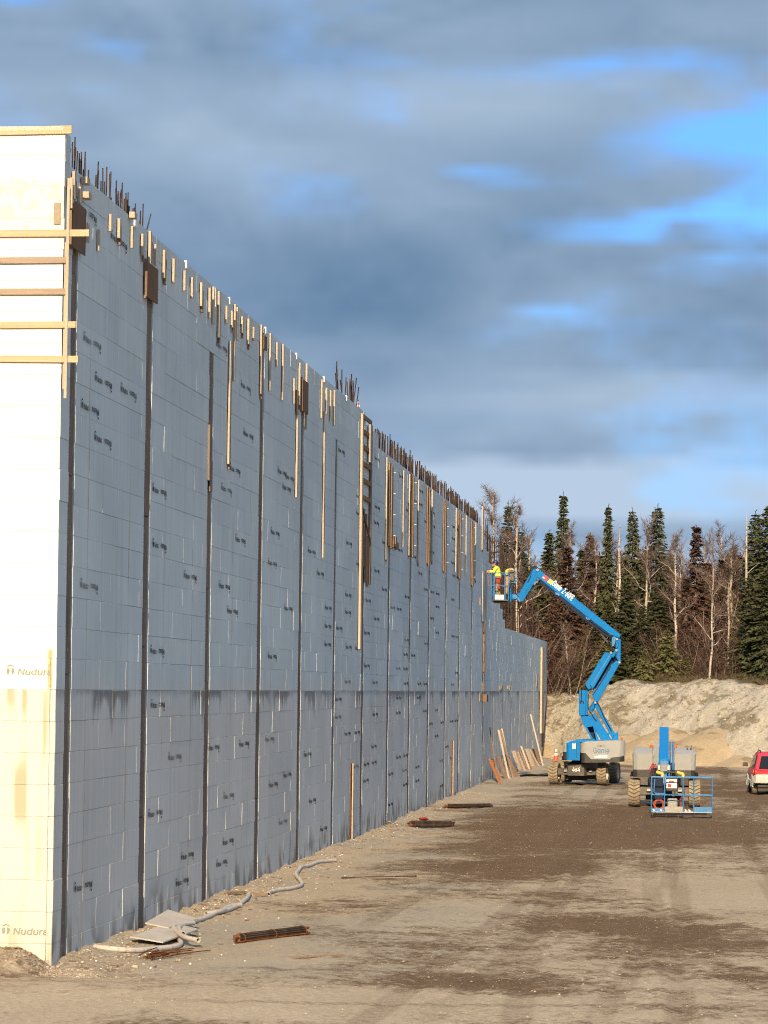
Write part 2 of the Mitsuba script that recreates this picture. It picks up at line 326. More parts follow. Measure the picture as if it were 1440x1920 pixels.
def ground_fn(p, n, uv):
    x, y = p.x, p.y
    w = (fbm(x * 0.40, y * 0.26, 1.0, 4) - 0.5) * 3.0
    v = (fbm(x * 1.7, y * 1.3, 6.0, 5) - 0.5) * 1.9
    m = mi.Float(0.13) + w * 0.55 + v * 0.42
    for a, b, rx, ry, k in WET:
        m = m + k * 1.05 * dr.exp(-(dr.square((x - a) / rx) + dr.square((y - b) / ry)))
    for a, b, rx, ry, k in DRY:
        m = m - k * dr.exp(-(dr.square((x - a) / rx) + dr.square((y - b) / ry)))
    wet = smoothstep(-0.12, 0.88, m + 0.40 * (noise(x * 3.1, y * 2.6, 11.0) - 0.5) + 0.55 * (noise(x * 10, y * 6, 12.0) - 0.5) + 0.5 * (noise(x * 27, y * 19, 13.0) - 0.5))
    grain = noise(x * 55, y * 55, 1.0) * 0.5 + noise(x * 17, y * 17, 4.0) * 0.5
    dry = mix((0.305, 0.25, 0.188), (0.435, 0.366, 0.28), 0.6 * fbm(x * 0.8, y * 0.5, 3.0, 4) + 0.4 * grain)
    grey = smoothstep(0.34, 0.6, fbm(x * 0.5 + 7, y * 0.22, 9.0, 3)) * smoothstep(8.0, 3.5, x) * smoothstep(-4.0, 3.0, y)
    dry = mix(dry, C3(0.30, 0.28, 0.245), grey * 0.65)
    damp = mix((0.108, 0.073, 0.049), (0.170, 0.120, 0.084), 0.5 * fbm(x * 1.6, y * 1.2, 5.0, 3) + 0.5 * grain)
    c = mix(dry, damp, wet)
    # tyre tracks: lugged bands running towards the lifts, and two crossing in front
    for a, b, k, ph, amp, off in TRACKS:
        xc = a + b * y + amp * dr.sin(y * k + ph)
        for o in (0.0, off):
            t = dr.abs(x - xc - o); band = smoothstep(0.24, 0.15, t) * smoothstep(0.20, 0.50, noise(y * 0.11 + a, ph, o + 3.0))
            q = y * 4.4 + t * 4.0; lug = smoothstep(0.25, 0.45, dr.abs(q - dr.floor(q) - 0.5))
            c = mix(c, damp * 0.92, band * (0.36 + 0.46 * lug) * (0.55 + 0.45 * wet))
    for yc, sl, off in ((-4.6, 0.05, 2.3), (-1.2, -0.16, 2.2)):
        for o in (0.0, off):
            t = dr.abs(y - yc - o - sl * x - 0.25 * dr.sin(x * 0.6 + yc)); band = smoothstep(0.26, 0.14, t) * smoothstep(0.35, 0.65, noise(x * 0.35 + yc, o, 5.0))
            q = x * 4.4 + t * 4.0; lug = smoothstep(0.2, 0.45, dr.abs(q - dr.floor(q) - 0.5))
            c = mix(c, damp, band * (0.20 + 0.38 * lug))
    spk = noise(x * 24, y * 24, 8.0)
    c = mix(c, C3(0.52, 0.46, 0.38), smoothstep(0.87, 0.93, spk) * 0.55)
    c = c * (0.86 + 0.28 * grain)
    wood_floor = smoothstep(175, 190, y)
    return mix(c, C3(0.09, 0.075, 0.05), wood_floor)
def ground_bump(p, n, uv):
    return 0.6 * noise(p.x * 13, p.y * 13, 1.0) + 0.4 * noise(p.x * 31, p.y * 31, 2.0) + 0.9 * fbm(p.x * 3.0, p.y * 2.2, 2.0, 3)
diffuse('m_ground', ground_fn, (ground_bump, 0.022, 0.01), two=False)
tag(put('ground', sheet(xs, ys, ground_height), 'm_ground', smooth=True), 'flat gravelly building site ground, dry tan near the wall with damp brown wheel worn patches', 'ground', kind='structure')

BX = np.array([-80, -20, -3, 0.5, 5.4, 9.2, 13.0, 18, 26, 60, 140]); BY = np.array([176, 166, 160, 156.5, 149, 144.3, 140, 135.5, 130, 118, 105.0])
CX = np.array([-80, -20, 0, 2, 3.7, 5.4, 7.3, 9, 10.2, 13.2, 20, 60, 140]); CZ = np.array([3.2, 3.4, 3.75, 3.85, 4.2, 4.5, 4.66, 4.78, 4.7, 4.55, 4.3, 3.5, 3.0])
def bank_height(x, y):
    x, y = np.asarray(x, float), np.asarray(y, float)
    d = y - np.interp(x, BX, BY) + 1.6 * (meshkit.fbm(np.stack([x * 0.23, y * 0.23, 0 * x], -1), 3, 4) - 0.5)
    h = np.interp(x, CX, CZ)
    t = np.clip(d / 8.0, -0.3, 1)
    prof = np.where(t < 0, t * 0.6, np.sin(np.clip(t, 0, 1) * math.pi / 2) ** 1.05)
    P = np.stack([x, y, 0 * x], -1)
    on = np.clip(t * 3, 0, 1) * np.clip((1.25 - t) * 4, 0.25, 1)
    z = h * prof + on * (1.1 * (meshkit.fbm(P * 0.42, 4, 8) - 0.5) + 0.22 * (meshkit.fbm(P * 1.9, 4, 9) - 0.5))
    back = np.clip((d - 9.5) / 22, 0, 1)
    return z - 0.9 * back
bxs = np.array([-80, -60, -45, -32, -24, -18, -13, -9, -6] + list(np.arange(-4, 18, 0.14)) + [18.6, 20, 23, 28, 36, 50, 75, 110])
bd = np.array(list(np.arange(-1.4, 9.6, 0.14)) + [10, 11, 12.5, 14.5, 17, 20, 25, 32, 42, 60, 90, 130])
def bank_mesh():
    X, D = np.meshgrid(bxs, bd); Y = np.interp(X, BX, BY) + D; Z = bank_height(X, Y)
    nx, ny = len(bxs), len(bd); i = np.arange(nx * ny).reshape(ny, nx)
    a, b, c, d = i[:-1, :-1].ravel(), i[:-1, 1:].ravel(), i[1:, 1:].ravel(), i[1:, :-1].ravel()
    return np.stack([X.ravel(), Y.ravel(), Z.ravel()], 1), np.vstack([np.stack([a, b, c], 1), np.stack([a, c, d], 1)])
def bank_fn(p, n, uv):
    x, y, z = p.x, p.y, p.z
    a = fbm(x * 0.42, y * 0.25, z * 0.75, 5); b = fbm(x * 2.6, y * 1.8, z * 3.2, 4)
    c = mix((0.34, 0.305, 0.25), (0.45, 0.415, 0.355), b)
    weed = smoothstep(0.49, 0.60, 0.56 * a + 0.44 * b)
    c = mix(c, mix((0.15, 0.125, 0.082), (0.21, 0.175, 0.12), noise(x * 9, y * 9, z * 9)), weed * 0.85)
    c = c * (0.8 + 0.4 * noise(x * 14, y * 14, z * 14))
    c = mix(c, C3(0.56, 0.52, 0.45), smoothstep(0.86, 0.92, noise(x * 6.5, y * 6.5, z * 8.5)) * 0.7)
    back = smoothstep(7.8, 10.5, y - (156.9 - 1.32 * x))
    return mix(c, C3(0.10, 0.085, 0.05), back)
def rough_bump(p, n, uv):
    return fbm(p.x * 4.0, p.y * 4.0, p.z * 4.0, 4)
diffuse('m_bank', bank_fn, (rough_bump, 0.075, 0.02), two=False)
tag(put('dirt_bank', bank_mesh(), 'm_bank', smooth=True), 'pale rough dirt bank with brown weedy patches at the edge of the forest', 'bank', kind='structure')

def heap_height(x, y):
    P = np.stack([x, y, 0 * x], -1)
    def cone(cx, cy, r, h, k): return np.maximum(h * (1 - (np.hypot((x - cx) * k, y - cy) / r) ** 1.35), -0.4)
    z = np.maximum.reduce([cone(10.4, 145.4, 3.9, 2.15, 0.85), cone(7.7, 147.6, 3.6, 2.0, 0.8), cone(5.4, 150.2, 3.2, 1.65, 0.8), cone(12.1, 142.9, 2.4, 0.9, 1.0)])
    return z + 0.16 * (meshkit.fbm(P * 0.9, 4, 30) - 0.5) + 0.05 * (meshkit.fbm(P * 4, 3, 31) - 0.5)
def heap_fn(p, n, uv):
    c = mix((0.32, 0.25, 0.165), (0.42, 0.34, 0.24), fbm(p.x * 0.8, p.y * 0.8, p.z * 1.2, 4))
    c = mix(c, C3(0.21, 0.165, 0.105), smoothstep(0.60, 0.70, fbm(p.x * 0.9 + 5, p.y * 0.7, p.z * 2.2, 4)) * 0.7)
    return c * (0.85 + 0.3 * noise(p.x * 13, p.y * 13, p.z * 13))
diffuse('m_heap', heap_fn, (rough_bump, 0.04, 0.02), two=False)
tag(put('sand_heap', sheet(np.arange(1.5, 15.2, 0.13), np.arange(138.5, 154, 0.16), heap_height), 'm_heap', smooth=True), 'smooth tan sand heap tipped against the foot of the dirt bank', 'sand heap', kind='structure')
def dump_height(x, y):
    P = np.stack([x, y, 0 * x], -1)
    z = np.maximum(1.75 * (1 - (np.hypot((x - 0.9) * 0.75, y - 160.6) / 4.2) ** 1.4), -0.4)
    return z + 0.15 * (meshkit.fbm(P * 1.1, 4, 40) - 0.5)
tag(put('sand_heap', sheet(np.arange(-3.5, 6.5, 0.16), np.arange(155.5, 166, 0.2), dump_height), 'm_heap', smooth=True), 'low rounded sand heap just past the far end of the grey wall', 'sand heap', kind='structure')

# loose stones: gravel over the ground and along the wall foot
def stones(pts, sizes, seed):
    rng = np.random.default_rng(seed); base = trimesh.creation.icosphere(subdivisions=0); bv, bf = tri(base)
    n = len(pts); v = bv[None] * (0.7 + 0.5 * rng.random((n, len(bv), 1)))
    v = v * sizes[:, None, None] * np.array([1.0, 0.9, 0.62]); a = rng.random(n) * 6.28
    c, s = np.cos(a), np.sin(a); x = v[..., 0] * c[:, None] - v[..., 1] * s[:, None]; y = v[..., 0] * s[:, None] + v[..., 1] * c[:, None]
    v = np.stack([x, y, v[..., 2]], -1) + pts[:, None]
    f = bf[None] + (np.arange(n) * len(bv))[:, None, None]
    return v.reshape(-1, 3), f.reshape(-1, 3)
diffuse('m_stone', lambda p, n, uv: mix((0.26, 0.21, 0.155), (0.46, 0.40, 0.33), cell_rand(p.x * 7, p.y * 7, 0)))
def gravel():
    rng = np.random.default_rng(5)
    n1, n2, n3 = 5200, 5200, 900
    y1 = rng.random(n1) ** 1.6 * 70 - 1.5; x1 = np.abs(rng.normal(0, 0.55, n1)) + 0.03
    x3 = -rng.random(n3) * 2.0; y3 = -np.abs(rng.normal(0, 0.5, n3)) - 0.03
    y2 = -9 + rng.random(n2) ** 1.4 * 80; x2 = 0.5 + rng.random(n2) * 12.5
    x, y = np.r_[x1, x2, x3], np.r_[y1, y2, y3]
    size = np.r_[0.008 + 0.024 * rng.random(n1) ** 5, 0.006 + 0.018 * rng.random(n2) ** 6, 0.009 + 0.025 * rng.random(n3) ** 5]
    return stones(np.stack([x, y, ground_height(x, y) + size * 0.25], 1), size, 6)
tag(put('gravel', gravel(), 'm_stone'), 'loose pale gravel and small stones scattered over the site ground', 'gravel', kind='stuff')
def bank_gravel():
    rng = np.random.default_rng(15); n = 2600
    x = rng.random(n) * 15; d = rng.random(n) * 9.0 - 0.8; y = np.interp(x, BX, BY) + d
    z = np.maximum(bank_height(x, y), 0); s = 0.02 + 0.09 * rng.random(n) ** 4
    return stones(np.stack([x, y, z + s * 0.2], 1), s, 16)
tag(put('rubble', bank_gravel(), 'm_stone'), 'clods and stones strewn over the face of the dirt bank', 'rubble', kind='stuff')
for (x, y, r) in ((1.15, 0.35, 0.075), (1.55, 1.9, 0.06)):
    v, f = stones(np.array([[x, y, float(ground_height(x, y)) + r * 0.3]]), np.array([r]), 3)
    m = trimesh.Trimesh(v, f).subdivide(); 
    tag(put('stone', tri(m), 'm_stone', smooth=40), 'pale fist sized stone %s' % ('on the ground below the near corner of the wall' if y < 1 else 'just in front of the open end of the white hose'), 'stone')
# ------------------------------------------------------------------ the long wall
wall = thing('foam_wall', 'very long tall grey foam block wall in shade, dark strips up its face', 'wall')
END_S = 163.0
STEPS = [(45.6, 11.69), (49.8, 11.37), (98.3, 11.0)] + [(98.3 + 2.25 * (i + 1), 11.0 - 0.45 * (i + 1)) for i in range(8)] + [(END_S, 7.02)]
def wall_top(s):
    for e, z in STEPS:
        if s < e: return z
    return 0
STRIPS = [(0.95, 0.50, 10.64), (8.02, 0.64, 10.9), (15.46, 0.62, 10.43), (23.11, 0.64, 11.36), (30.67, 0.62, 10.79), (38.24, 0.5, 10.43), (45.8, 0.6, 9.0), (53.7, 0.6, 8.4), (61.4, 0.6, 8.6), (69.2, 0.6, 8.5), (77.2, 0.6, 8.6), (84.4, 0.6, 8.6), (91.8, 0.6, 8.5), (99.9, 0.6, 5.6)] + [(107.3 + 7.55 * i, 0.5, z) for i, z in enumerate((4.2, 4.2, 4.3, 4.1, 4.2, 5.4, 4.0))]
rng = np.random.default_rng(1)
pieces = []
for k in range(-9, 18):
    z0, z1 = 4.0 + HC * k, 4.0 + HC * (k + 1); zm = (z0 + z1) / 2
    cuts = [(s - w / 2, s + w / 2) for s, w, zt in STRIPS if zm < zt]
    s = 0.0 if k % 2 else -1.22
    while s < END_S:
        a, b = max(s, 0.0), min(s + 2.44, END_S); s += 2.44
        segs = [(a, b)]
        for c0, c1 in cuts:
            segs = [q for (u, v) in segs for q in ((u, min(v, c0)), (max(u, c1), v)) if q[1] - q[0] > 0.05]
        for u, v in segs:
            # the stepped top cuts blocks short
            sub = [u] + [e for e, _ in STEPS if u < e < v] + [v]
            for p, q in zip(sub[:-1], sub[1:]):
                t = min(z1, wall_top((p + q) / 2))
                if t - z0 > 0.05 and q - p > 0.03: pieces.append((p, q, z0, t))
def block(p, q, z0, z1):
    x = (0.0022 if p < 28 else 0.0014) * rng.normal() + (0.007 if rng.random() < 0.06 else 0)
    g = 0.001 + 0.0015 * rng.random(); h = 0.0012 + 0.0016 * rng.random()
    return cbox((-0.066, p + g, z0 + h), (np.clip(x, -0.008, 0.014), q - g, z1 - h), 0.0025)
pieces.sort(key=lambda t: t[0])
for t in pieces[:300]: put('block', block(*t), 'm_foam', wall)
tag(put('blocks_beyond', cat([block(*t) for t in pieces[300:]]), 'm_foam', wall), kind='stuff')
# concrete core seen in the joints and channels
core = []
prev = 0.45
for e, z in STEPS:
    core.append(box((-0.30, prev, -0.6), (-0.0662, e, z - 0.02))); prev = e
core.append(box((-0.30, 0.066, -0.6), (-0.0662, 0.45, 11.6)))
put('concrete_core', cat(core), 'm_core', wall)
back = []
prev = 0.45
for e, z in STEPS:
    back.append(box((-0.37, prev + 0.001, -0.6), (-0.302, e, z))); prev = e
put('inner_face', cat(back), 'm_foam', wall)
put('end_face', box((-0.37, END_S + 0.002, -0.4), (0.003, END_S + 0.02, 7.02)), 'm_foam', wall)
# the brown strips: board lengths set in the recesses
for i, (s, w, zt) in enumerate(STRIPS):
    z = -0.25; x = -0.016 - 0.008 * rng.random()
    while z < zt - 0.05:
        L = min(rng.uniform(1.6, 3.2), zt - z)
        if i > 9: L = zt - z
        j = rng.normal() * 0.012
        put('channel_board', cbox((-0.064, s - w / 2 + 0.012 + j, z + 0.006), (x + rng.normal() * 0.006, s + w / 2 - 0.012 + j, z + L - 0.006), 0.006), 'm_channel', wall)
        z += L
# loose strip that bulges off the wall at the third channel
put('channel_board', cbox((-0.01, 15.06, 7.95), (0.045, 15.36, 9.0), 0.01), 'm_channel', wall)
put('channel_board', cbox((0.0, 15.30, 7.75), (0.03, 15.6, 8.35), 0.01), 'm_channel', wall)

BATTENS = [(0.52,0.22,11.21,11.62),(0.14,0.07,11.12,11.46),(0.35,0.07,11.16,11.46),(1.05,0.09,11.23,11.47),(2.7,0.07,10.72,11.05),(1.77,0.07,10.73,11.03),(3.72,0.07,11.16,11.43),(4.52,0.22,11.16,11.47),(5.81,0.08,11.16,11.52),(6.83,0.19,11.18,11.53),(7.61,0.26,11.11,11.68),(8.24,0.07,11.18,11.54),(9.18,0.28,11.08,11.56),(10.27,0.11,11.12,11.55),(11.59,0.07,11.14,11.5),(12.51,0.13,11.11,11.49),(13.66,0.27,11.09,11.53),(14.78,0.14,10.99,11.56),(15.28,0.15,10.93,11.64),(16.02,0.23,10.75,11.64),(17.13,0.09,11.13,11.48),(17.91,0.17,11.14,11.47),(18.34,0.1,10.12,11.65),(18.7,0.1,10.96,11.63),(19.42,0.19,11.19,11.52),(20.41,0.2,11.06,11.58),(21.26,0.12,11.22,11.5),(17.69,0.25,8.43,10.85),(22.52,0.31,10.22,11.68),(24.06,0.14,10.42,11.66),(25.25,0.15,11.05,11.59),(26.35,0.16,10.41,11.66),(28.5,0.08,10.51,11.09),(29.53,0.19,10.57,11.54),(30.96,0.09,10.11,11.66),(29.19,0.29,8.42,10.31),(34.27,0.23,10.64,11.58),(34.99,0.24,7.26,10.87),(35.35,0.12,10.82,11.47),(36.35,0.13,10.72,11.5),(37.24,0.13,10.68,11.58),(52.13,0.34,7.86,10.88),(58.01,0.31,8.46,10.87),(60.21,0.34,8.3,10.89),(63.79,0.34,8.19,10.91),(69.69,0.34,8.46,10.94),(81.54,0.3,8.5,10.94),(87.26,0.34,8.61,10.95),(93.17,0.34,8.55,10.95),(98.01,0.25,9.93,10.95),(98.07,0.34,6.97,9.06),(96.3,0.34,7.61,7.99)]
BROWN = [(29.05,0.29,10.31,10.87),(52.99,0.9,8.3,10.79),(61.02,0.55,8.33,10.95),(67.58,0.9,8.31,10.94),(75.22,0.9,8.32,10.89),(83.02,0.9,8.35,10.89),(90.51,0.9,8.29,10.9),(99.16,0.47,4.82,6.97)]
PLY = [(0.35,1.06,10.48,11.18),(7.21,1.16,10.53,11.12),(22.75,0.48,11.19,11.49),(29.98,1.15,10.47,11.21)]
for s, w, z0, z1 in BATTENS:
    lean = rng.normal() * 0.006
    m = cbox((0.016, s, z0), (0.016 + rng.uniform(0.036, 0.044), s + min(w, 0.12), z1), 0.003)
    put('batten', move(m, tr(0, s, z0) @ rot([1, 0, 0], math.degrees(lean)) @ tr(0, -s, -z0)), 'm_pine', wall)
    if w > 0.15:                                                        # a second, weathered length lapped beside it
        a = z0 - 0.1 if rng.random() < 0.5 else z0 + 0.1 * (z1 - z0)
        put('batten', cbox((0.015, s + 0.125, a), (0.05, s + min(w, 0.26), z0 + 0.72 * (z1 - z0)), 0.003), 'm_timber', wall)
for i, (s, w, z0, z1) in enumerate(BROWN):
    n = 1 if w < 0.4 else 2
    for k in range(n):
        put('batten', cbox((0.012 + 0.02 * k, s + k * w / n + 0.01, z0 - 0.05 * k), (0.055 + 0.03 * k, s + (k + 1) * w / n - 0.02, z1 - 0.08 * k), 0.004), 'm_timber', wall)
    if i in (1, 2, 4, 5, 6):                                            # pale form ties sticking out past the boards
        for j in range(4):
            z = z0 + 0.35 + j * (z1 - z0 - 0.6) / 3
            put('form_tie', beam((0.05, s + w + 0.12, z), (0.15, s + w + 0.12, z), 0.02, 0.02), 'm_white', wall)
for s, w, z0, z1 in PLY:
    put('plywood_patch', cbox((0.052, s, z0), (0.074, s + w, z1), 0.003), 'm_ply', wall)
    put('batten', cbox((0.014, s + 0.02, z0 - 0.02), (0.052, s + 0.11, z1 + 0.05), 0.003), 'm_timber', wall)
for s, z in ((1.25, 11.55), (1.40, 11.35), (5.62, 11.63)):               # short stubs standing off the wall
    put('stub', cbox((0.016, s, z), (0.11, s + 0.26, z + 0.10), 0.004), 'm_pine', wall)
for s, z in ((6.2, 11.69), (11.94, 11.71), (17.71, 11.70), (23.43, 11.71), (29.13, 11.71), (35.04, 11.71), (40.49, 11.71)):
    put('foam_tab', cbox((-0.03, s, z - 0.13), (0.025, s + 0.22, z + 0.02), 0.012), 'm_white', wall)
# timber ladder frame over the joint at the step
L = []
put('ladder_rail', cbox((0.016, 44.30, 5.13), (0.080, 44.62, 11.55), 0.004), 'm_pine', wall)
put('ladder_rail', cbox((0.016, 47.0, 6.97), (0.066, 47.3, 11.45), 0.004), 'm_timber', wall)
put('ladder_rail', cbox((0.068, 46.25, 10.35), (0.105, 46.6, 11.41), 0.004), 'm_pine', wall)
for z in (11.5, 11.10, 10.68, 10.22, 9.77, 9.30):
    put('ladder_rung', cbox((0.03, 44.62, z - 0.06), (0.075, 47.0, z + 0.06), 0.004), 'm_timber', wall)
put('ladder_brace', beam((0.06, 44.7, 9.0), (0.06, 46.9, 8.2), 0.04, 0.10), 'm_ply', wall)
for (s, z0, z1) in ((45.2, 7.4, 8.6), (45.9, 7.0, 8.9), (46.4, 6.9, 8.3)):
    put('batten', cbox((0.014, s, z0), (0.05, s + 0.3, z1), 0.004), 'm_timber', wall)
for (s, z0, z1) in ((53.9, 8.30, 8.62), (54.7, 8.34, 8.66), (55.4, 8.30, 8.5)):
    put('batten', cbox((0.016, s, z0), (0.11, s + 0.35, z1), 0.004), 'm_timber', wall)
# wood set into slots at the foot
for s, w, zt in ((42.8, 0.5, 2.06), (80.9, 0.7, 2.13)):
    put('slot_board', cbox((0.006, s, -0.2), (0.018, s + w * 0.72, zt), 0.002), 'm_rust_wood', wall)
    put('slot_jamb', cbox((0.006, s + w * 0.72, -0.2), (0.05, s + w, zt), 0.003), 'm_pine', wall)
# boards at the far end
put('end_board', cbox((0.02, 153.4, 1.54), (0.13, 155.9, 6.55), 0.004), 'm_pine', wall)
put('end_board', cbox((0.02, 156.3, 0.7), (0.10, 156.9, 6.4), 0.004), 'm_timber', wall)
put('end_board', cbox((0.015, 97.4, 10.0), (0.06, 97.7, 11.85), 0.004), 'm_pine', wall)
put('end_board', cbox((0.015, 97.95, 10.0), (0.06, 98.28, 11.8), 0.004), 'm_pine', wall)
for s, z0, z1, m in ((148.5, 4.3, 4.98, 'm_osb'), (150.2, 4.09, 4.6, 'm_pine'), (111.87, 4.07, 4.32, 'm_pine'), (113.2, 3.95, 4.25, 'm_osb'), (118.65, 4.1, 4.26, 'm_pine'), (120.4, 4.05, 4.3, 'm_osb'), (97.0, 3.55, 3.9, 'm_osb')):
    put('scrap_board', cbox((0.012, s, z0), (0.05, s + 0.9, z1), 0.004), m, wall)
put('plywood_patch', cbox((0.012, 99.2, 3.54), (0.20, 100.2, 3.86), 0.004), 'm_ply', wall)
put('broken_board', cat([cbox((0.012 + 0.03 * (i % 2), 99.0 + 0.12 * (i % 3), 4.0 + 0.42 * i), (0.07, 99.4 + 0.1 * (i % 2), 4.36 + 0.42 * i), 0.006) for i in range(7)]), 'm_timber', wall)
# reinforcing bars standing out of the top
def bar(s, z0, z1, x, lean=(0, 0)):
    put('rebar', tube([(x, s, z0), (x + lean[0], s + lean[1], z1)], 0.0115 if s < 20 else 0.016, 5), 'm_rebar', wall)
s = 0.62
while s < 8.3:
    for q in range(rng.integers(1, 4)):
        bar(s + 0.05 * rng.normal(), 11.3, 11.69 + rng.uniform(0.22, 0.62) * (1.0 if s < 5 else 0.8), -0.18 + 0.07 * rng.normal(), (0.02 * rng.normal(), 0.06 * rng.normal()))
    s += rng.uniform(0.16, 0.36)
bar(7.9, 11.4, 12.08, -0.14, (0.06, 0.55)); bar(7.3, 11.4, 12.1, -0.16); bar(7.55, 11.4, 12.02, -0.2)
for s in np.linspace(39.6, 45.4, 17):
    bar(s + 0.1 * rng.normal(), 11.4, 11.69 + rng.uniform(0.45, 0.85), -0.2 + 0.06 * rng.normal(), (0.05 * rng.normal(), 0.35 * rng.normal()))
for s in np.linspace(45.9, 49.6, 9):
    bar(s, 11.1, 11.37 + rng.uniform(0.15, 0.3), -0.2)
s = 49.9
while s < 97.8:
    bar(s + 0.04 * rng.normal(), 10.7, 11.0 + rng.uniform(0.52, 0.70), -0.19 + 0.07 * rng.normal(), (0.02 * rng.normal(), 0.07 * rng.normal()))
    s += rng.choice([0.16, 0.2, 0.22])
for s in (104.6, 105.4):
    bar(s, 8.5, 11.2, -0.2)

# printed maker's marks: a mark and a word, then the same turned upside down
W = lettering('Nudura', 0.088, False, 0.46, 0.12, 0.0015)
def mark():
    roof = prism([(0.0, 0.115), (0.055, 0.15), (0.075, 0.15), (0.13, 0.115), (0.105, 0.115), (0.065, 0.132), (0.03, 0.115)], 0, 0.0015)
    a = prism([(0.02, 0.0), (0.045, 0.01), (0.055, 0.06), (0.045, 0.095), (0.015, 0.095), (0.005, 0.06)], 0, 0.0015)
    b = prism([(0.075, -0.01), (0.11, 0.02), (0.125, 0.06), (0.11, 0.095), (0.08, 0.095), (0.08, 0.05)], 0, 0.0015)
    v, f = cat([roof, a, b]); return np.stack([v[:, 0], v[:, 2], -v[:, 1]], 1), f       # back to the (x, y) plane of the lettering
unit = cat([mark(), move(W, tr(0.17, 0, 0))])
pair = cat([unit, move(unit, tr(1.52, 0.088, 0) @ rot([0, 0, 1], 180))])
def to_side(m):                                                          # reading along +y on the face x = 0
    v, f = m; return np.stack([v[:, 2], v[:, 0], v[:, 1]], 1), f
UNIT = mikit.ply(to_side(unit), 'm_ink')
FLIP = mikit.ply(to_side(move(unit, tr(1.52, 0.088, 0) @ rot([0, 0, 1], 180))), 'm_ink')
LOGO = [(2.47,9.3),(3.52,8.79),(5.89,8.83),(2.38,8.28),(3.55,7.88),(2.54,5.59),(9.27,7.42),(9.36,6.49),(9.3,4.68),(9.45,3.76),(11.49,2.83),(9.34,1.91),(2.45,1.05),(4.74,11.14),(1.9,11.2),(20.37,10.18),(20.89,9.24),(19.88,7.04),(13.04,6.08),(18.92,8.4),(17.72,7.94),(17.61,6.04),(18.83,5.58),(16.44,2.92),(20.9,2.92),(18.66,1.93),(18.68,1.03),(13.2,1.01),(17.8,0.65),(12.6,0.57),(16.75,10.64),(26.7,8.84),(27.63,8.54),(28.15,8.81),(25.59,7.45),(25.19,6.77),(28.24,5.86),(32.82,7.33),(34.77,6.87),(25.41,4.75),(25.14,2.96),(32.49,2.5),(25.91,1.96),(28.5,2.11),(33.65,1.37),(27.77,1.08)]
pos = [(s - 0.76, z - 0.06) for s, z in LOGO]
s = 35.5
while s < 160:
    for k in range(-8, 16):
        z = 4.0 + HC * k + 0.19
        if rng.random() < 0.30 and z < wall_top(s + 2) - 0.35:
            a = s + 0.6 * rng.random()
            if all(not (c - w / 2 - 1.6 < a < c + w / 2 + 0.05) for c, w, _ in STRIPS): pos.append((a, z))
    s += 2.6
for i, (s, z) in enumerate(pos[:148]):
  for half in (UNIT, FLIP):
    put('lettering', half, 'm_ink' if (i * 7) % 5 else 'm_ink_faded', wall, to_world=T().translate([0.0165, s, z]))

# ------------------------------------------------------------------ the sunlit end wall
endw = thing('foam_wall', 'sunlit white end wall at the left edge with horizontal timber boards across it', 'wall')
for k in range(-9, 18):
    z0, z1 = 4.0 + HC * k, min(4.0 + HC * (k + 1), 12.13)
    x = -0.085 if z1 < 4.5 else -0.002
    first = 2.44 if k % 2 else 1.22
    while x > -9.5:
        a = max(x - first, -9.8); first = 2.44
        h = 0.0012
        put('block', cbox((a + 0.003, 0.004 * rng.normal() * 0.5, z0 + h), (x - 0.003, 0.066, z1 - h), 0.004), 'm_foam_end', endw)
        x = a
        if a <= -9.8: break
put('block', cbox((-9.8, 0.0, 11.772), (-0.002, 0.066, 12.13), 0.004), 'm_foam_end', endw)
for k in range(-9, 1):
    put('corner_strip', cbox((-0.082, -0.008 + 0.003 * rng.normal(), 4.0 + HC * k + 0.003), (-0.004, 0.066, 4.0 + HC * (k + 1) - 0.003), 0.004), 'm_foam_end', endw)
put('concrete_core', box((-9.8, 0.0665, -0.6), (-0.067, 0.38, 12.10)), 'm_core', endw)
put('return_face', cbox((-0.066, 0.0665, 11.692), (0.0, 0.45, 12.12), 0.004), 'm_foam', endw)
put('inner_face', box((-9.8, 0.381, -0.6), (-0.372, 0.45, 12.12)), 'm_foam', endw)
put('cap_sheet', hull([(x, y, z) for y in (-0.045, 0.46) for x, z in ((-9.8, 12.06), (-9.8, 12.10), (-0.02, 12.14), (-0.02, 12.20))]), 'm_white', endw)
def hboard(z_left, z_right, x1, mat='m_pine_flat', h=0.10, y=-0.045, x0=-6.0):
    zl = z_left + (z_left - z_right) / 0.95 * 5.0 * 0.0
    put('board', hull([(x, yy, z + d) for yy in (y, y + 0.038) for d in (0, h) for x, z in ((x0, z_left - 0.02), (x1, z_right))]), mat, endw)
hboard(12.0, 12.09, 0.10, h=0.115)
hboard(10.56, 10.585, 0.38, h=0.098)
hboard(10.16, 10.195, 0.10, 'm_pine_grey', 0.09)
hboard(9.72, 9.735, 0.075, 'm_pine_grey', 0.09)
hboard(9.22, 9.25, 0.205, h=0.095)
hboard(8.79, 8.745, 0.25, h=0.095)
put('post', cbox((0.055, -0.085, 8.22), (0.097, -0.047, 11.30), 0.003), 'm_pine', endw)
put('post', cbox((0.018, -0.008, 8.36), (0.056, 0.07, 10.50), 0.003), 'm_pine', endw)
put('post', cbox((0.08, 0.0, 11.0), (0.12, 0.05, 11.45), 0.003), 'm_pine', endw)
put('osb_patch', cbox((-0.145, -0.022, 10.76), (-0.045, -0.006, 11.08), 0.002), 'm_osb', endw)
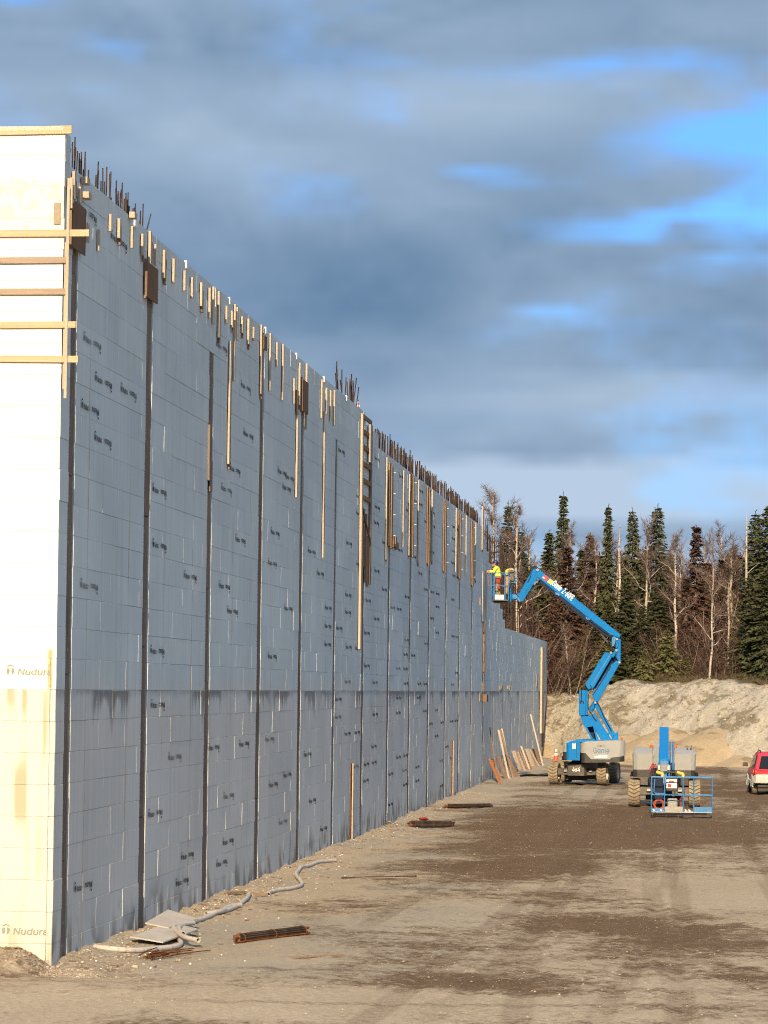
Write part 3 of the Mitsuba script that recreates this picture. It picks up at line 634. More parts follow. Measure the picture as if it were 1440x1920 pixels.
for x, z, m in ((-0.735, 4.21, 'm_ink_pale'), (-0.735, 0.475, 'm_ink_pale'), (-0.70, 0.04, 'm_ink_pale')):
    v, f = cat([mark(), move(lettering('Nudura', 0.092, True, 0.50, 0.16, 0.0015), tr(0.17, 0, 0))])
    put('lettering', (np.stack([v[:, 0] + x, -0.008 - v[:, 2], v[:, 1] + z], 1), f), m, endw)
# ------------------------------------------------------------------ loose things on the ground
def gz(x, y): return float(ground_height(x, y))
LEAN = [(0.57,102.2,0.3,2.41,0.05,'m_timber',0),(0.74,101.4,0.2,0.99,0.14,'m_rust_wood',1),(0.70,103.6,0.2,0.94,0.12,'m_timber',1),(0.62,102.7,0.3,0.92,0.16,'m_rust_wood',1),(0.73,108.8,0.4,2.22,0.10,'m_pine',2),(0.70,111.3,0.5,2.24,0.09,'m_pine',3),(0.84,110.6,0.4,2.20,0.10,'m_timber',4),(0.66,108.0,0.2,0.98,0.18,'m_ply',5),(0.84,112.6,0.3,0.97,0.22,'m_ply',5),(0.81,114.6,0.3,0.93,0.20,'m_ply',5),(0.61,121.0,0.3,1.03,0.2,'m_osb',6),(0.57,123.0,0.2,0.99,0.2,'m_timber',6),(0.65,124.2,0.3,0.93,0.2,'m_osb',6),(0.63,127.6,0.3,0.94,0.1,'m_timber',7),(0.71,128.4,0.5,1.15,0.1,'m_pine',7),(0.79,129.2,0.3,0.95,0.1,'m_rust_wood',7),(0.57,134.6,0.3,0.9,0.22,'m_osb',8),(0.74,135.6,0.3,0.89,0.2,'m_timber',8),(0.77,136.8,0.3,0.87,0.22,'m_osb',8),(1.01,138.2,1.5,2.73,0.08,'m_pine',9),(0.52,143.0,0.3,0.75,0.2,'m_ply',10),(0.51,145.6,0.3,0.6,0.2,'m_ply',10)]
LL = {0: 'thin dark board leaning high on the wall above the first bunch of short boards', 1: 'short reddish board in the nearest leaning bunch at the wall foot', 2: 'long pale board, nearest of the tall boards leaning on the wall', 3: 'long pale board, second of the tall boards leaning on the wall', 4: 'long brown board leaning beside the two tall pale boards', 5: 'wide dark board leaning behind the feet of the tall boards', 6: 'short wide grey board in the middle leaning bunch', 7: 'short narrow board in the bunch between the grey boards', 8: 'short wide board in the farther leaning bunch near the wall end', 9: 'slender pale pole leaning tall against the last board on the wall', 10: 'low dark board leaning at the very end of the wall'}
for x, y, dy, z, w, m, c in LEAN:
    x, y, dy = x * 0.86, y + 0.8, dy + (1.2 if z < 1.3 else 0.3); a = np.array([x, y, gz(x, y) - 0.02]); b = np.array([0.075, y + dy, z])
    k = put('leaning_board', beam(a, b, w, 0.035, 0.004), m)
    n = sum(1 for q in LEAN if q[6] == c)
    tag(k, LL[c], 'board', 'boards leaning on the wall, bunch %s' % 'abcdefghijk'[c] if n > 1 else None)
def hose_fn(p, n, uv):
    c = mix((0.46, 0.42, 0.39), (0.60, 0.56, 0.52), noise(p.x * 8, p.y * 8, p.z * 8))
    return mix(c, C3(0.30, 0.25, 0.20), smoothstep(0.72, 0.9, noise(p.x * 30, p.y * 30, 2)) * 0.6)
diffuse('m_hose', hose_fn)
diffuse('m_dark', (0.02, 0.02, 0.02))
from scipy.interpolate import CubicSpline
def hose(pts, label, r=0.042, lift=0.0):
    P = np.array(pts, float); t = np.r_[0, np.cumsum(np.linalg.norm(np.diff(P[:, :2], axis=0), axis=1))]
    n = max(24, int(t[-1] / 0.06)); q = CubicSpline(t, P[:, :2])(np.linspace(0, t[-1], n))
    z = ground_height(q[:, 0], q[:, 1]); z = np.convolve(np.pad(z, 6, 'edge'), np.ones(13) / 13, 'valid')
    z = z + r * 0.9 + lift
    path = np.c_[q, z]
    out = tube(path, r, 12, cap=False); inn = tube(path, r * 0.78, 12, cap=False)
    inn = (inn[0], inn[1][:, ::-1]); ring = []
    k = len(out[0]); e = len(out[0]) - 12
    for s0, s1, fl in ((0, k, False), (e, k + e, True)):
        for j in range(12):
            a, b, c, d = s0 + j, s0 + (j + 1) % 12, s1 + (j + 1) % 12, s1 + j
            ring += [[a, d, c], [a, c, b]] if not fl else [[a, b, c], [a, c, d]]
    v = np.vstack([out[0], inn[0]]); f = np.vstack([out[1], inn[1] + k, np.array(ring)])
    key = put('hose', (v, f), 'm_hose', smooth=50)
    return tag(key, label, 'hose')
hose([(0.12,2.93),(0.52,2.85),(0.91,3.55),(1.13,4.35),(1.05,5.5),(0.80,6.57),(0.68,7.4)], 'white hose with its open end nearest the wall corner, curving to the plywood')
hose([(1.45,4.72),(1.21,5.12),(0.95,5.9),(0.70,7.0),(0.62,7.7)], 'short white hose with its open end pointing right beside the rusty rods', lift=0.09)
hose([(1.10,5.45),(0.92,6.2),(0.83,7.2),(0.92,7.8)], 'stubby curved white hose lying over the other hoses by the plywood', lift=0.12)
hose([(0.60,7.9),(0.67,10.3),(0.76,12.7),(0.80,14.3),(0.71,16.2),(0.57,17.7)], 'long white hose running from the plywood along the wall foot')
hose([(0.62,11.4),(0.78,12.4),(0.72,13.3),(0.86,14.2)], 'short white hose twisted round the long one along the wall foot', lift=0.02)
hose([(0.87,18.3),(0.95,20.0),(1.11,21.2),(1.06,22.4),(0.66,24.8),(0.52,26.5),(0.55,30.0),(0.81,31.4)], 'farthest white hose, wavy, lying alone along the wall foot')
def slab(name, quad, th, m, label, c):
    q = np.array(quad, float); k = put(name, hull(np.vstack([q, q - [0, 0, th]])), m); tag(k, label, c); return k
slab('plywood_sheet', [(0.36, 4.75, 0.13), (0.90, 4.65, 0.06), (1.12, 7.0, 0.11), (0.62, 7.3, 0.19)], 0.02, 'm_grey_ply', 'weathered grey plywood sheet lying tilted on the rubble at the wall foot, the upper one', 'plywood sheet')
slab('plywood_sheet', [(0.30, 6.6, 0.22), (0.72, 6.4, 0.165), (0.92, 8.3, 0.19), (0.34, 8.8, 0.30)], 0.018, 'm_grey_ply', 'weathered plywood sheet showing behind the upper sheet, against the wall', 'plywood sheet')
rr = np.random.default_rng(12)
for i in range(15):
    x0, y0 = 1.08 + 0.16 * rr.normal() * 0.6, 2.0 + 0.25 * rr.normal(); a = 0.22 + 0.16 * rr.normal(); L = rr.uniform(0.9, 1.8)
    x1, y1 = x0 + L * math.sin(a) * 0.75, y0 + L * math.cos(a)
    z = 0.02 + 0.05 * rr.random()
    k = put('steel_rod', tube([(x0, y0, gz(x0, y0) + z), ((x0 + x1) / 2, (y0 + y1) / 2, gz((x0 + x1) / 2, (y0 + y1) / 2) + z + 0.02), (x1, y1, gz(x1, y1) + z)], 0.0095, 5), 'm_rust')
    tag(k, 'rusty steel rod in the loose heap on the ground below the white hose', 'steel rod', 'loose rusty rods by the white hose')
def rods(a, b, n, R, label, name='rebar_bundle', mat='m_rebar', seed=0):
    rg = np.random.default_rng(seed); t = thing(name, label, 'bundle of rods')
    a, b = np.array(a, float), np.array(b, float); d = (b - a) / np.linalg.norm(b - a); s = np.cross(d, [0, 0, 1.0]); u = np.array([0, 0, 1.0])
    for i in range(n):
        r, th = R * math.sqrt((i + 0.5) / n) * 0.92, i * 2.4
        o = s * r * math.cos(th) * 1.15 + u * (r * math.sin(th) * 0.95 + R)
        j = d * rg.normal() * 0.06
        put('rod', tube([a + o + j, b + o + d * rg.normal() * 0.06], R / math.sqrt(n) * 0.95, 6), mat if rg.random() < 0.75 else 'm_rust', t)
    for q in (0.03, 0.5, 0.96):
        c = a + (b - a) * q + u * R; th = np.linspace(0, 2 * math.pi, 13)
        put('tie_wire', tube([c + s * R * 1.2 * math.cos(x) + u * R * 1.02 * math.sin(x) for x in th], 0.006, 4), 'm_rust', t)
    k = put('end_cap', beam(a + u * R - d * 0.07, a + u * R - d * 0.015, 1.5 * R, 1.4 * R, 0.02), 'm_rust', t)
    return t
z = gz(2.3, 6.6)
rods((1.95, 5.72, gz(1.95, 5.7) - 0.01), (2.80, 7.55, gz(2.8, 7.55) - 0.01), 26, 0.085, 'thick bundle of rusty brown rods lying alone on the open ground, the nearest bundle', seed=1)
rods((0.83, 52.9, gz(0.83, 52.9) - 0.02), (1.92, 54.2, gz(1.92, 54.2) - 0.02), 20, 0.10, 'rusty bundle of rods lying near the wall, second of three along it', seed=2)
rods((0.72, 68.9, gz(0.72, 68.9) - 0.02), (2.05, 71.5, gz(2.05, 71.5) - 0.03), 14, 0.08, 'farthest bundle of rods, grey brown, lying near the wall foot', seed=3)
k = put('steel_bar', tube([(1.59, 25.3, gz(1.59, 25.3) + 0.02), (3.2, 25.6, gz(3.2, 25.6) + 0.02)], 0.02, 6), 'm_rebar'); tag(k, 'single thin brown bar lying across the ground beyond the wavy hose', 'steel bar')
k = put('steel_bar', beam((3.2, 2.6, gz(3.2, 2.6) + 0.01), (3.9, 3.3, gz(3.9, 3.3) + 0.01), 0.03, 0.03), 'm_timber'); labels[k] = {'label': 'short dark bar lying on the gravel right of the nearest rod bundle', 'category': 'steel bar'}
for pts, lab in (([(0.2, 17.0), (0.5, 17.6), (0.9, 17.9)], 'brown scrap of timber by the gap between the two hoses'), ([(0.5, 66.0), (1.5, 67.5)], 'dark stick on the rubble before the farthest rod bundle')):
    k = put('scrap_timber', cat([beam((p[0], p[1], gz(*p) + 0.04), (q[0], q[1], gz(*q) + 0.05), 0.07, 0.05) for p, q in zip(pts[:-1], pts[1:])]), 'm_timber'); tag(k, lab, 'scrap timber')
diffuse('m_red_cloth', (0.24, 0.035, 0.035))
v, f = tri(trimesh.creation.icosphere(subdivisions=3, radius=1)); v = v * (0.6 + 0.8 * meshkit.fbm(v * 1.7, 3, 2)[:, None]) * [0.15, 0.16, 0.045] + [0.80, 57.8, 0.05]
tag(put('red_rag', (v, f), 'm_red_cloth', smooth=True), 'crumpled red rag on the ground between the rod bundle and the wall', 'rag')
# cable lying across the ground from the leaning boards to the raised lift
q = np.linspace(0, 1, 40); P = np.c_[0.95 + 2.0 * q, 113.6 + 3.2 * q + 1.0 * np.sin(q * 9) * (1 - q), 0.05 + 0 * q]
tag(put('cable', tube(P, 0.055, 6), 'm_dark'), 'dark cable lying on the ground between the leaning boards and the raised lift', 'cable')

# foam crumbs and wood chips swept against the wall foot
def litter(n, seed, s0, s1):
    rg = np.random.default_rng(seed); y = rg.random(n) ** 1.3 * 90; x = 0.05 + np.abs(rg.normal(0, 0.7, n)); s = s0 + s1 * rg.random(n) ** 3
    return stones(np.stack([x, y, ground_height(x, y) + s * 0.3], 1), s, seed)
tag(put('foam_crumbs', litter(420, 31, 0.005, 0.02), 'm_white'), 'white crumbs of foam scattered along the foot of the long wall', 'foam crumbs', kind='stuff')
def chips():
    rg = np.random.default_rng(33); o = []
    for i in range(150):
        y = rg.random() ** 1.2 * 70; x = 0.15 + abs(rg.normal(0, 0.8)); a = rg.random() * 6.28; l = 0.05 + 0.14 * rg.random(); z = gz(x, y) + 0.012
        o.append(beam((x, y, z), (x + l * math.cos(a), y + l * math.sin(a), z + 0.01 * rg.random()), 0.02 + 0.03 * rg.random(), 0.012, 0.002))
    return cat(o)
tag(put('wood_chips', chips(), 'm_timber'), 'broken bits of wood scattered along the foot of the long wall', 'wood chips', kind='stuff')

# traffic cones
paint('m_cone', (0.62, 0.085, 0.03), 0.5); paint('m_cone_white', (0.75, 0.74, 0.72), 0.4)
def cone(x, y, z, s, label):
    t = thing('traffic_cone', label, 'traffic cone'); M = tr(x, y, z) @ np.diag([s, s, s, 1.0])
    put('base', move(cbox((-0.18, -0.18, 0), (0.18, 0.18, 0.035), 0.02), M), 'm_cone', t)
    R = lambda h: 0.135 - 0.108 * h / 0.72
    def ring(a, b, off): return move(lathe([(0.0, a), (R(a) + off, a), (R(b) + off, b), (0.0, b)], 20), M)
    put('cone_body', ring(0.03, 0.74, 0.0), 'm_cone', t, smooth=35)
    put('collar', ring(0.28, 0.42, 0.004), 'm_cone_white', t, smooth=35); put('collar', ring(0.50, 0.64, 0.004), 'm_cone_white', t, smooth=35)
cone(1.1, 150.3, 0.03, 1.05, 'orange traffic cone with white collars on the ground near the wall end')
cone(-0.14, 45.2, 11.69, 0.42, 'tiny orange and white cone on top of the wall above the timber ladder')

# ------------------------------------------------------------------ rebar columns standing behind the far wall
for i, (x, y, h) in enumerate(((-0.75, 109, 11.6), (-0.9, 114, 10.9), (-0.7, 119, 11.2), (-0.95, 125, 11.4), (-0.8, 131, 11.6), (-1.0, 137, 11.3), (-0.8, 143, 10.6), (-1.0, 149, 9.8), (-0.8, 155, 9.4))):
    b = []; w = 0.26; rg = np.random.default_rng(i)
    for px in (-w, 0, w):
        for py in (-w, 0, w):
            if px or py: b.append(tube([(x + px, y + py, 0), (x + px + 0.03 * rg.normal(), y + py + 0.03 * rg.normal(), h + 0.5 * rg.random())], 0.018, 4))
    zz = 0.3
    while zz < h - 0.4:
        c = [(x + a * w, y + b_ * w, zz) for a, b_ in ((-1, -1), (1, -1), (1, 1), (-1, 1), (-1, -1))]; b += [tube([p, q_], 0.012, 4) for p, q_ in zip(c[:-1], c[1:])]
        zz += 0.55
    tag(put('rebar_column', cat(b), 'm_rebar'), 'tall rusty rebar column cage standing behind the low far part of the wall' if i else 'dark rebar cage standing just past the stepped end of the high wall', 'rebar column', 'rebar column cages behind the far wall' if i else None)
# ------------------------------------------------------------------ boom lifts
def dusty(col, dust=(0.34, 0.29, 0.22), k=0.22):
    def fn(p, n, uv):
        d = fbm(p.x * 2.2, p.y * 2.2, p.z * 2.2, 4); g = noise(p.x * 17, p.y * 17, p.z * 17)
        return mix(col, dust, k * (smoothstep(0.35, 0.75, d) + 0.4 * g))
    return fn
paint('m_blue', None, 0.6, fn=dusty((0.0, 0.16, 0.47), k=0.01))
paint('m_blue_old', None, 0.45, fn=dusty((0.012, 0.17, 0.43), k=0.12))
paint('m_navy', (0.006, 0.014, 0.045), 0.8)
paint('m_grey', None, 0.42, fn=dusty((0.265, 0.275, 0.285), (0.30, 0.28, 0.25), 0.14))
paint('m_black', None, 0.5, fn=dusty((0.016, 0.016, 0.017), (0.16, 0.13, 0.10), 0.10))
paint('m_chassis', None, 0.55, fn=dusty((0.045, 0.045, 0.047), (0.26, 0.22, 0.17), 0.35))
paint('m_steel', (0.48, 0.49, 0.50), 0.35, metallic=0.7)
paint('m_rim', None, 0.5, fn=dusty((0.50, 0.49, 0.46), (0.42, 0.36, 0.28), 0.5))
diffuse('m_tyre', lambda p, n, uv: mix((0.235, 0.19, 0.135), (0.36, 0.30, 0.22), fbm(p.x * 5, p.y * 5, p.z * 5, 3)))
diffuse('m_groove', (0.14, 0.115, 0.085))
paint('m_letter_white', (0.80, 0.80, 0.80), 0.4); paint('m_letter_blue', (0.008, 0.10, 0.25), 0.4); paint('m_letter_dark', (0.05, 0.05, 0.05), 0.5)
paint('m_red', (0.42, 0.02, 0.03), 0.4); paint('m_yellow', (0.66, 0.46, 0.08), 0.5); paint('m_amber', (0.55, 0.10, 0.02), 0.25)
paint('m_orange_cable', (0.45, 0.07, 0.03), 0.5); paint('m_label', (0.72, 0.66, 0.66), 0.5); paint('m_maroon', (0.12, 0.015, 0.02), 0.5); paint('m_galvanised', None, 0.5, fn=dusty((0.24, 0.26, 0.28), (0.34, 0.30, 0.24), 0.5)); paint('m_tan', (0.34, 0.22, 0.13), 0.7)

def wheel(M, parent, r=0.46, w=0.40):
    """tyre with chevron lugs (axis along local x), its rim a sub-part"""
    c = w / 2
    prof = [(r * 0.56, -c * 0.9), (r * 0.82, -c), (r * 0.91, -c * 0.86), (r * 0.93, 0), (r * 0.91, c * 0.86), (r * 0.82, c), (r * 0.56, c * 0.9)]
    body = move(lathe(prof, 40), rot([0, 1, 0], 90))
    k = put('wheel', move(body, M), 'm_groove', parent, smooth=40)
    lugs = []
    n = 20
    for i in range(n):
        for sgn in (-1, 1):
            pts = []
            for t, wd in ((0.02, 0.042), (0.55, 0.046), (1.0, 0.058)):
                for q in (-1, 1):
                    ang = (i + 0.5 * (sgn > 0) * 0) * 2 * math.pi / n + q * wd / r + 0.24 * (1 - t)
                    for rr_ in (r * 0.90, r * (1.0 if t < 0.9 else 0.985)):
                        pts.append((sgn * c * t * 0.99, rr_ * math.cos(ang), rr_ * math.sin(ang)))
            lugs.append(hull(pts[:8])); lugs.append(hull(pts[4:]))
    put('tread', move(cat(lugs), M), 'm_tyre', k)
    rim = cat([lathe([(0, c * 0.55), (r * 0.30, c * 0.55), (r * 0.34, c * 0.35), (r * 0.52, c * 0.45), (r * 0.60, c * 0.92), (r * 0.56, c * 0.30), (0, c * 0.25)], 28), lathe([(0, -c * 0.25), (r * 0.56, -c * 0.30), (r * 0.60, -c * 0.92), (r * 0.52, -c * 0.45), (0, -c * 0.40)], 28)])
    put('rim', move(move(rim, rot([0, 1, 0], 90)), M), 'm_rim', k, smooth=35)
    return k

def rounded(outline, xr, yr, rad, y0, y1):
    """an outline in (x, z) extruded in y, cut to a rounded-corner plan"""
    m = manifold3d.CrossSection([np.array(outline, float)]).extrude(y1 - y0).rotate([90, 0, 0]).translate([0, y1, 0])
    x0, x1 = xr; a, b = yr
    plan = manifold3d.CrossSection([np.array([(x0 + rad, a + rad), (x1 - rad, a + rad), (x1 - rad, b - rad), (x0 + rad, b - rad)])]).offset(rad, manifold3d.JoinType.Round, circular_segments=24)
    g = (m ^ plan.extrude(8).translate([0, 0, -2])).to_mesh()
    return np.array(g.vert_properties[:, :3]), np.array(g.tri_verts)

def cyl(a, b, r, n=12): return tube([a, b], r, n)

def ccw(pts):
    p = list(pts); A = sum(p[i][0] * p[(i + 1) % len(p)][1] - p[(i + 1) % len(p)][0] * p[i][1] for i in range(len(p))); return p if A > 0 else p[::-1]

# --- the raised lift: drawn in its own side view; metres right of (X) and above (Z) the foot of its front axle
lift = thing('boom_lift', 'blue and grey boom lift with its arms raised, its basket up at the wall', 'boom lift')
M1 = tr(4.69, 100.94, 0.03) @ rot([0, 0, 1], 1.73)
K1, CR, SR = 43.37, math.cos(ROLL), math.sin(ROLL)
def V(ox, oy, s, pts):
    """points of a drawing laid out at s units to the pixel of a 43.37 px/m side view"""
    out = []
    for a, b in pts:
        dx, up = ox + a / s - 1110, 1472 - (oy + b / s)
        out.append(((dx * CR - up * SR) / K1, (dx * SR + up * CR) / K1))
    return out
A_ = lambda *p: V(1060, 1160, 8.0, p)          # arm drawing
B_ = lambda *p: V(860, 1000, 3.8412, p)        # boom drawing
D_ = lambda *p: V(1020, 1360, 8.4706, p)       # base drawing
E_ = lambda *p: V(900, 1040, 8.0, p)           # basket drawing
def arm(name, pts, y0, y1, mat='m_blue', b=0.02, parent=None):
    return put(name, move(cprism(pts, y0, y1, b), M1), mat, parent or lift)
def pin(pt, y, r=0.05, h=0.04, parent=None):
    x, z = pt; put('pin', move(cyl((x, y, z), (x, y - h, z), r, 14), M1), 'm_galvanised', parent or lift)
# arms
lb = arm('lower_arm', A_((330,1480),(440,1425),(705,1850),(545,1850)), -0.24, 0.26)
put('side_plate', move(prism(A_((228,1478),(345,1470),(400,1560),(425,1608),(512,1860),(470,1860),(418,1625),(325,1640),(440,1860),(410,1860),(255,1560)), -0.34, -0.245), M1), 'm_blue', lb)
put('side_plate', move(prism(A_((228,1478),(345,1470),(400,1560),(425,1608),(512,1860),(410,1860),(255,1560)), 0.27, 0.34), M1), 'm_navy', lb)  # navy backing seen through the slot, its dark colour paints the shadow there
put('hydraulic_hose', move(cat([tube([(x, -0.30, z) for x, z in A_((345,1340),(360,1395),(400,1450),(430,1500),(470,1545))], 0.022, 6), tube([(x, -0.30, z) for x, z in A_((385,1010),(395,1080),(350,1150),(345,1330))], 0.02, 6)]), M1), 'm_black', lift)
arm('tension_link', A_((430,1300),(478,1262),(778,1790),(735,1850),(700,1800)), -0.18, -0.04)
arm('tension_link', A_((430,1300),(478,1262),(778,1790),(735,1850),(700,1800)), 0.08, 0.22)
arm('link_foot', A_((690,1840),(735,1740),(790,1710),(798,1850)), -0.26, 0.28)
arm('link_foot', A_((600,1850),(625,1720),(668,1715),(640,1850)), -0.2, 0.2, 'm_blue')
kb = arm('knee_box', A_((210,1085),(335,1085),(335,1462),(205,1462)), -0.30, 0.30)
put('slot', move(prism(A_((236,1082),(252,1082),(252,1250),(282,1250),(282,1290),(268,1290),(268,1268),(236,1268),(236,1290),(222,1290),(222,1250),(236,1250)), -0.304, -0.298), M1), 'm_navy', kb)
put('cylinder', move(cyl((*A_((324,1085))[0][:1], -0.34, A_((324,1085))[0][1]), (A_((322,1458))[0][0], -0.34, A_((322,1458))[0][1]), 0.05), M1), 'm_blue', kb, smooth=40)
put('knee_bar', move(prism(A_((230,1462),(350,1455),(350,1490),(320,1505),(235,1480)), -0.26, 0.26), M1), 'm_navy', kb)
ua = arm('upper_arm', A_((300,1000),(592,522),(712,522),(722,558),(430,1052),(345,1082)), -0.26, 0.24)
put('edge_bar', move(cprism(A_((383,1012),(690,520),(705,524),(398,1020)), -0.275, -0.255, 0.004), M1), 'm_blue_old', ua)
arm('upper_arm', A_((400,1148),(690,705),(768,640),(832,668),(495,1262),(452,1275)), -0.22, 0.26)
put('arm_shadow_plate', move(prism(A_((390,1140),(430,1052),(722,558),(775,600),(690,705)), 0.10, 0.14), M1), 'm_navy', lift)
arm('upright', A_((770,488),(792,312),(836,322),(832,672),(815,690),(768,600)), -0.22, 0.26)
arm('end_link', A_((690,575),(755,470),(788,490),(722,605)), -0.30, -0.23)
put('lift_cylinder', move(cyl((A_((385,1400))[0][0], 0, A_((385,1400))[0][1]), (A_((452,1262))[0][0], 0, A_((452,1262))[0][1]), 0.10), M1), 'm_blue', lift, smooth=40)
arm('elbow_bracket', A_((700,300),(745,255),(775,300),(740,420),(700,440)), -0.14, 0.16, 'm_blue_old')
arm('elbow_bracket', A_((762,330),(800,310),(800,440),(760,470)), -0.28, -0.225)
arm('hose_guard', A_((522,222),(548,232),(712,420),(735,440),(690,440),(560,300)), -0.04, 0.14, 'm_black', 0.01)
for p in ((770,487),(450,1272),(815,668),(780,320),(690,525)): pin(A_(p)[0], -0.305 if p[0] < 800 else -0.225)
# main boom
boom = arm('main_boom', B_((566,250),(1171,737),(1160,762),(1095,738),(930,612),(592,336),(556,312)), -0.20, 0.20, b=0.03)
put('boom_track', move(cprism(B_((600,342),(925,612),(1090,736),(1070,752),(915,636),(592,366)), -0.14, 0.16, 0.01), M1), 'm_navy', boom)
for q in ((706,440),(925,618)):
    put('track_bracket', move(cprism(B_((q[0]-8,q[1]-14),(q[0]+26,q[1]+4),(q[0]+24,q[1]+18),(q[0]-6,q[1]+6)), -0.22, 0.1, 0.01), M1), 'm_blue_old', boom)
pin(B_((572, 268))[0], -0.205, 0.06, 0.04); 
def on_boom(a, b, m, mat, name='lettering', off=0.0):
    """flat shape laid on the boom's near side, x along the boom from point a to point b (drawing points)"""
    (x0, z0), (x1, z1) = B_(a)[0], B_(b)[0]; ang = math.atan2(z1 - z0, x1 - x0); v, f = m
    c, s = math.cos(ang), math.sin(ang)
    w = np.stack([x0 + v[:, 0] * c - v[:, 1] * s, -0.2015 - off - v[:, 2], z0 + v[:, 0] * s + v[:, 1] * c], 1)
    put(name, move((w, f), M1), mat, boom)
on_boom((672, 374), (1080, 716), lettering('Genie', 0.25, True, 0.46, 0.0, 0.003), 'm_letter_white')
on_boom((743, 431), (1080, 716), lettering('Z-60FE', 0.25, True, 0.56, 0.0, 0.003), 'm_letter_white')
def decal(w, h): return move(box((0, 0, 0), (w, h, 0.003)), np.eye(4))
on_boom((601, 325), (1080, 716), decal(0.26, 0.19), 'm_red', 'decal'); on_boom((641, 355), (1080, 716), decal(0.22, 0.19), 'm_yellow', 'decal')
on_boom((607, 322), (1080, 716), decal(0.10, 0.05), 'm_label', 'decal', 0.003)
# jib
jib = arm('jib', B_((540,256),(566,250),(580,290),(472,478),(448,492),(428,456)), -0.17, 0.17)
put('slot', move(cprism(B_((552,318),(560,322),(500,420),(478,436)), -0.175, -0.168, 0.002), M1), 'm_navy', jib)
arm('jib_link', B_((562,300),(577,314),(464,498),(447,494)), -0.21, -0.175)
arm('jib_foot', B_((424,452),(462,478),(462,498),(438,498),(424,480)), -0.15, 0.19, 'm_blue_old')
# basket: rotator, frame, rails
rx, rz = E_((530, 640))[0]
put('rotator', move(cat([cyl((rx, -0.16, rz), (rx, 0.16, rz), 0.10, 18), cyl((rx, -0.2, rz), (rx, 0.2, rz), 0.05, 12)]), M1), 'm_blue_old', lift, smooth=40)
arm('rotator_arm', E_((470,600),(560,590),(640,620),(640,700),(560,690),(470,680)), -0.08, 0.12)
arm('basket_post', E_((440,510),(472,510),(472,725),(440,725)), -0.12, 0.12)
fx0, fz = E_((180, 690))[0]; fx1, fz1 = E_((440, 690))[0]
pf = put('basket_floor', move(cat([cbox((fx0, -0.92, fz - 0.05), (fx1, 0.92, fz + 0.0), 0.01), cbox((fx0 + 0.08, -0.7, fz - 0.12), (fx1 - 0.1, 0.7, fz - 0.052), 0.02)]), M1), 'm_chassis', lift)
put('toe_board', move(cat([cbox((fx0 + 0.16, -0.945, fz + 0.002), (fx1 - 0.20, -0.925, fz + 0.21), 0.004)]), M1), 'm_label', pf)
put('toe_board', move(cat([cbox((fx0, -0.915, fz + 0.002), (fx0 + 0.015, 0.915, fz + 0.16), 0.004), cbox((fx1 - 0.015, -0.915, fz + 0.002), (fx1, 0.915, fz + 0.16), 0.004)]), M1), 'm_blue_old', pf)
zt, zm = E_((180, 287))[0][1], E_((180, 475))[0][1]
def rail_loop(z, r=0.019): return cat([tube([(fx0, -0.9, z), (fx1 + 0.0, -0.9, z)], r, 8), tube([(fx0, 0.9, z), (fx1, 0.9, z)], r, 8), tube([(fx0, -0.9, z), (fx0, 0.9, z)], r, 8), tube([(fx1, -0.9, z), (fx1, 0.9, z)], r, 8)])
put('top_rail', move(rail_loop(zt), M1), 'm_blue_old', lift, smooth=40); put('middle_rail', move(rail_loop(zm, 0.016), M1), 'm_blue_old', lift, smooth=40)
for x in (fx0, fx0 + 0.13, fx1 - 0.17, fx1):
    for y in (-0.9, 0.9): put('rail_post', move(cyl((x, y, fz), (x, y, zt), 0.02, 8), M1), 'm_blue_old', lift, smooth=40)
cp = put('control_console', move(cprism(E_((440,290),(520,290),(520,420),(455,400)), -0.30, 0.30, 0.03), M1), 'm_chassis', lift)
put('foam_pad', move(cat([tube([(x, y, z) for x, z in E_((403,300),(405,255),(430,240),(470,238),(510,238))], 0.055, 10) for y in (-0.45, 0.45)]), M1), 'm_yellow', cp, smooth=50)
put('guard_loop', move(cat([tube([(x, y, z) for x, z in E_((440,240),(520,243),(543,270),(543,400),(525,432),(480,435))], 0.024, 8) for y in (-0.5, 0.5)]), M1), 'm_blue_old', cp, smooth=50)
# hoses at the joints and along the arms
def hose_run(pts, y, r=0.022, dy=0.0):
    q = [(x, y + dy * i, z) for i, (x, z) in enumerate(pts)]; put('hydraulic_hose', move(tube(q, r, 6), M1), 'm_black', lift)
hose_run(B_((575, 262), (548, 250), (528, 275), (520, 320), (500, 360)), -0.19); hose_run(B_((590, 262), (556, 240), (520, 262), (505, 318), (470, 400)), 0.02)
hose_run(B_((1100, 740), (1085, 775), (1098, 815), (1128, 822), (1140, 790)), -0.24); hose_run(B_((1112, 742), (1080, 790), (1105, 835), (1142, 850), (1150, 900)), -0.10)
hose_run(B_((930, 618), (985, 664), (1040, 706), (1090, 742)), -0.225, 0.014); hose_run(B_((640, 380), (700, 430), (720, 448), (760, 470)), -0.15, 0.016)
hose_run(A_((470, 1250), (520, 1330), (560, 1440), (620, 1560), (690, 1690)), -0.27, 0.02); hose_run(A_((690, 720), (600, 870), (500, 1030), (420, 1150)), -0.24, 0.018)
hose_run(E_((470, 560), (500, 520), (540, 560), (560, 620), (600, 640)), -0.15, 0.02); hose_run(E_((520, 500), (545, 505), (545, 560), (530, 600)), -0.1, 0.03)
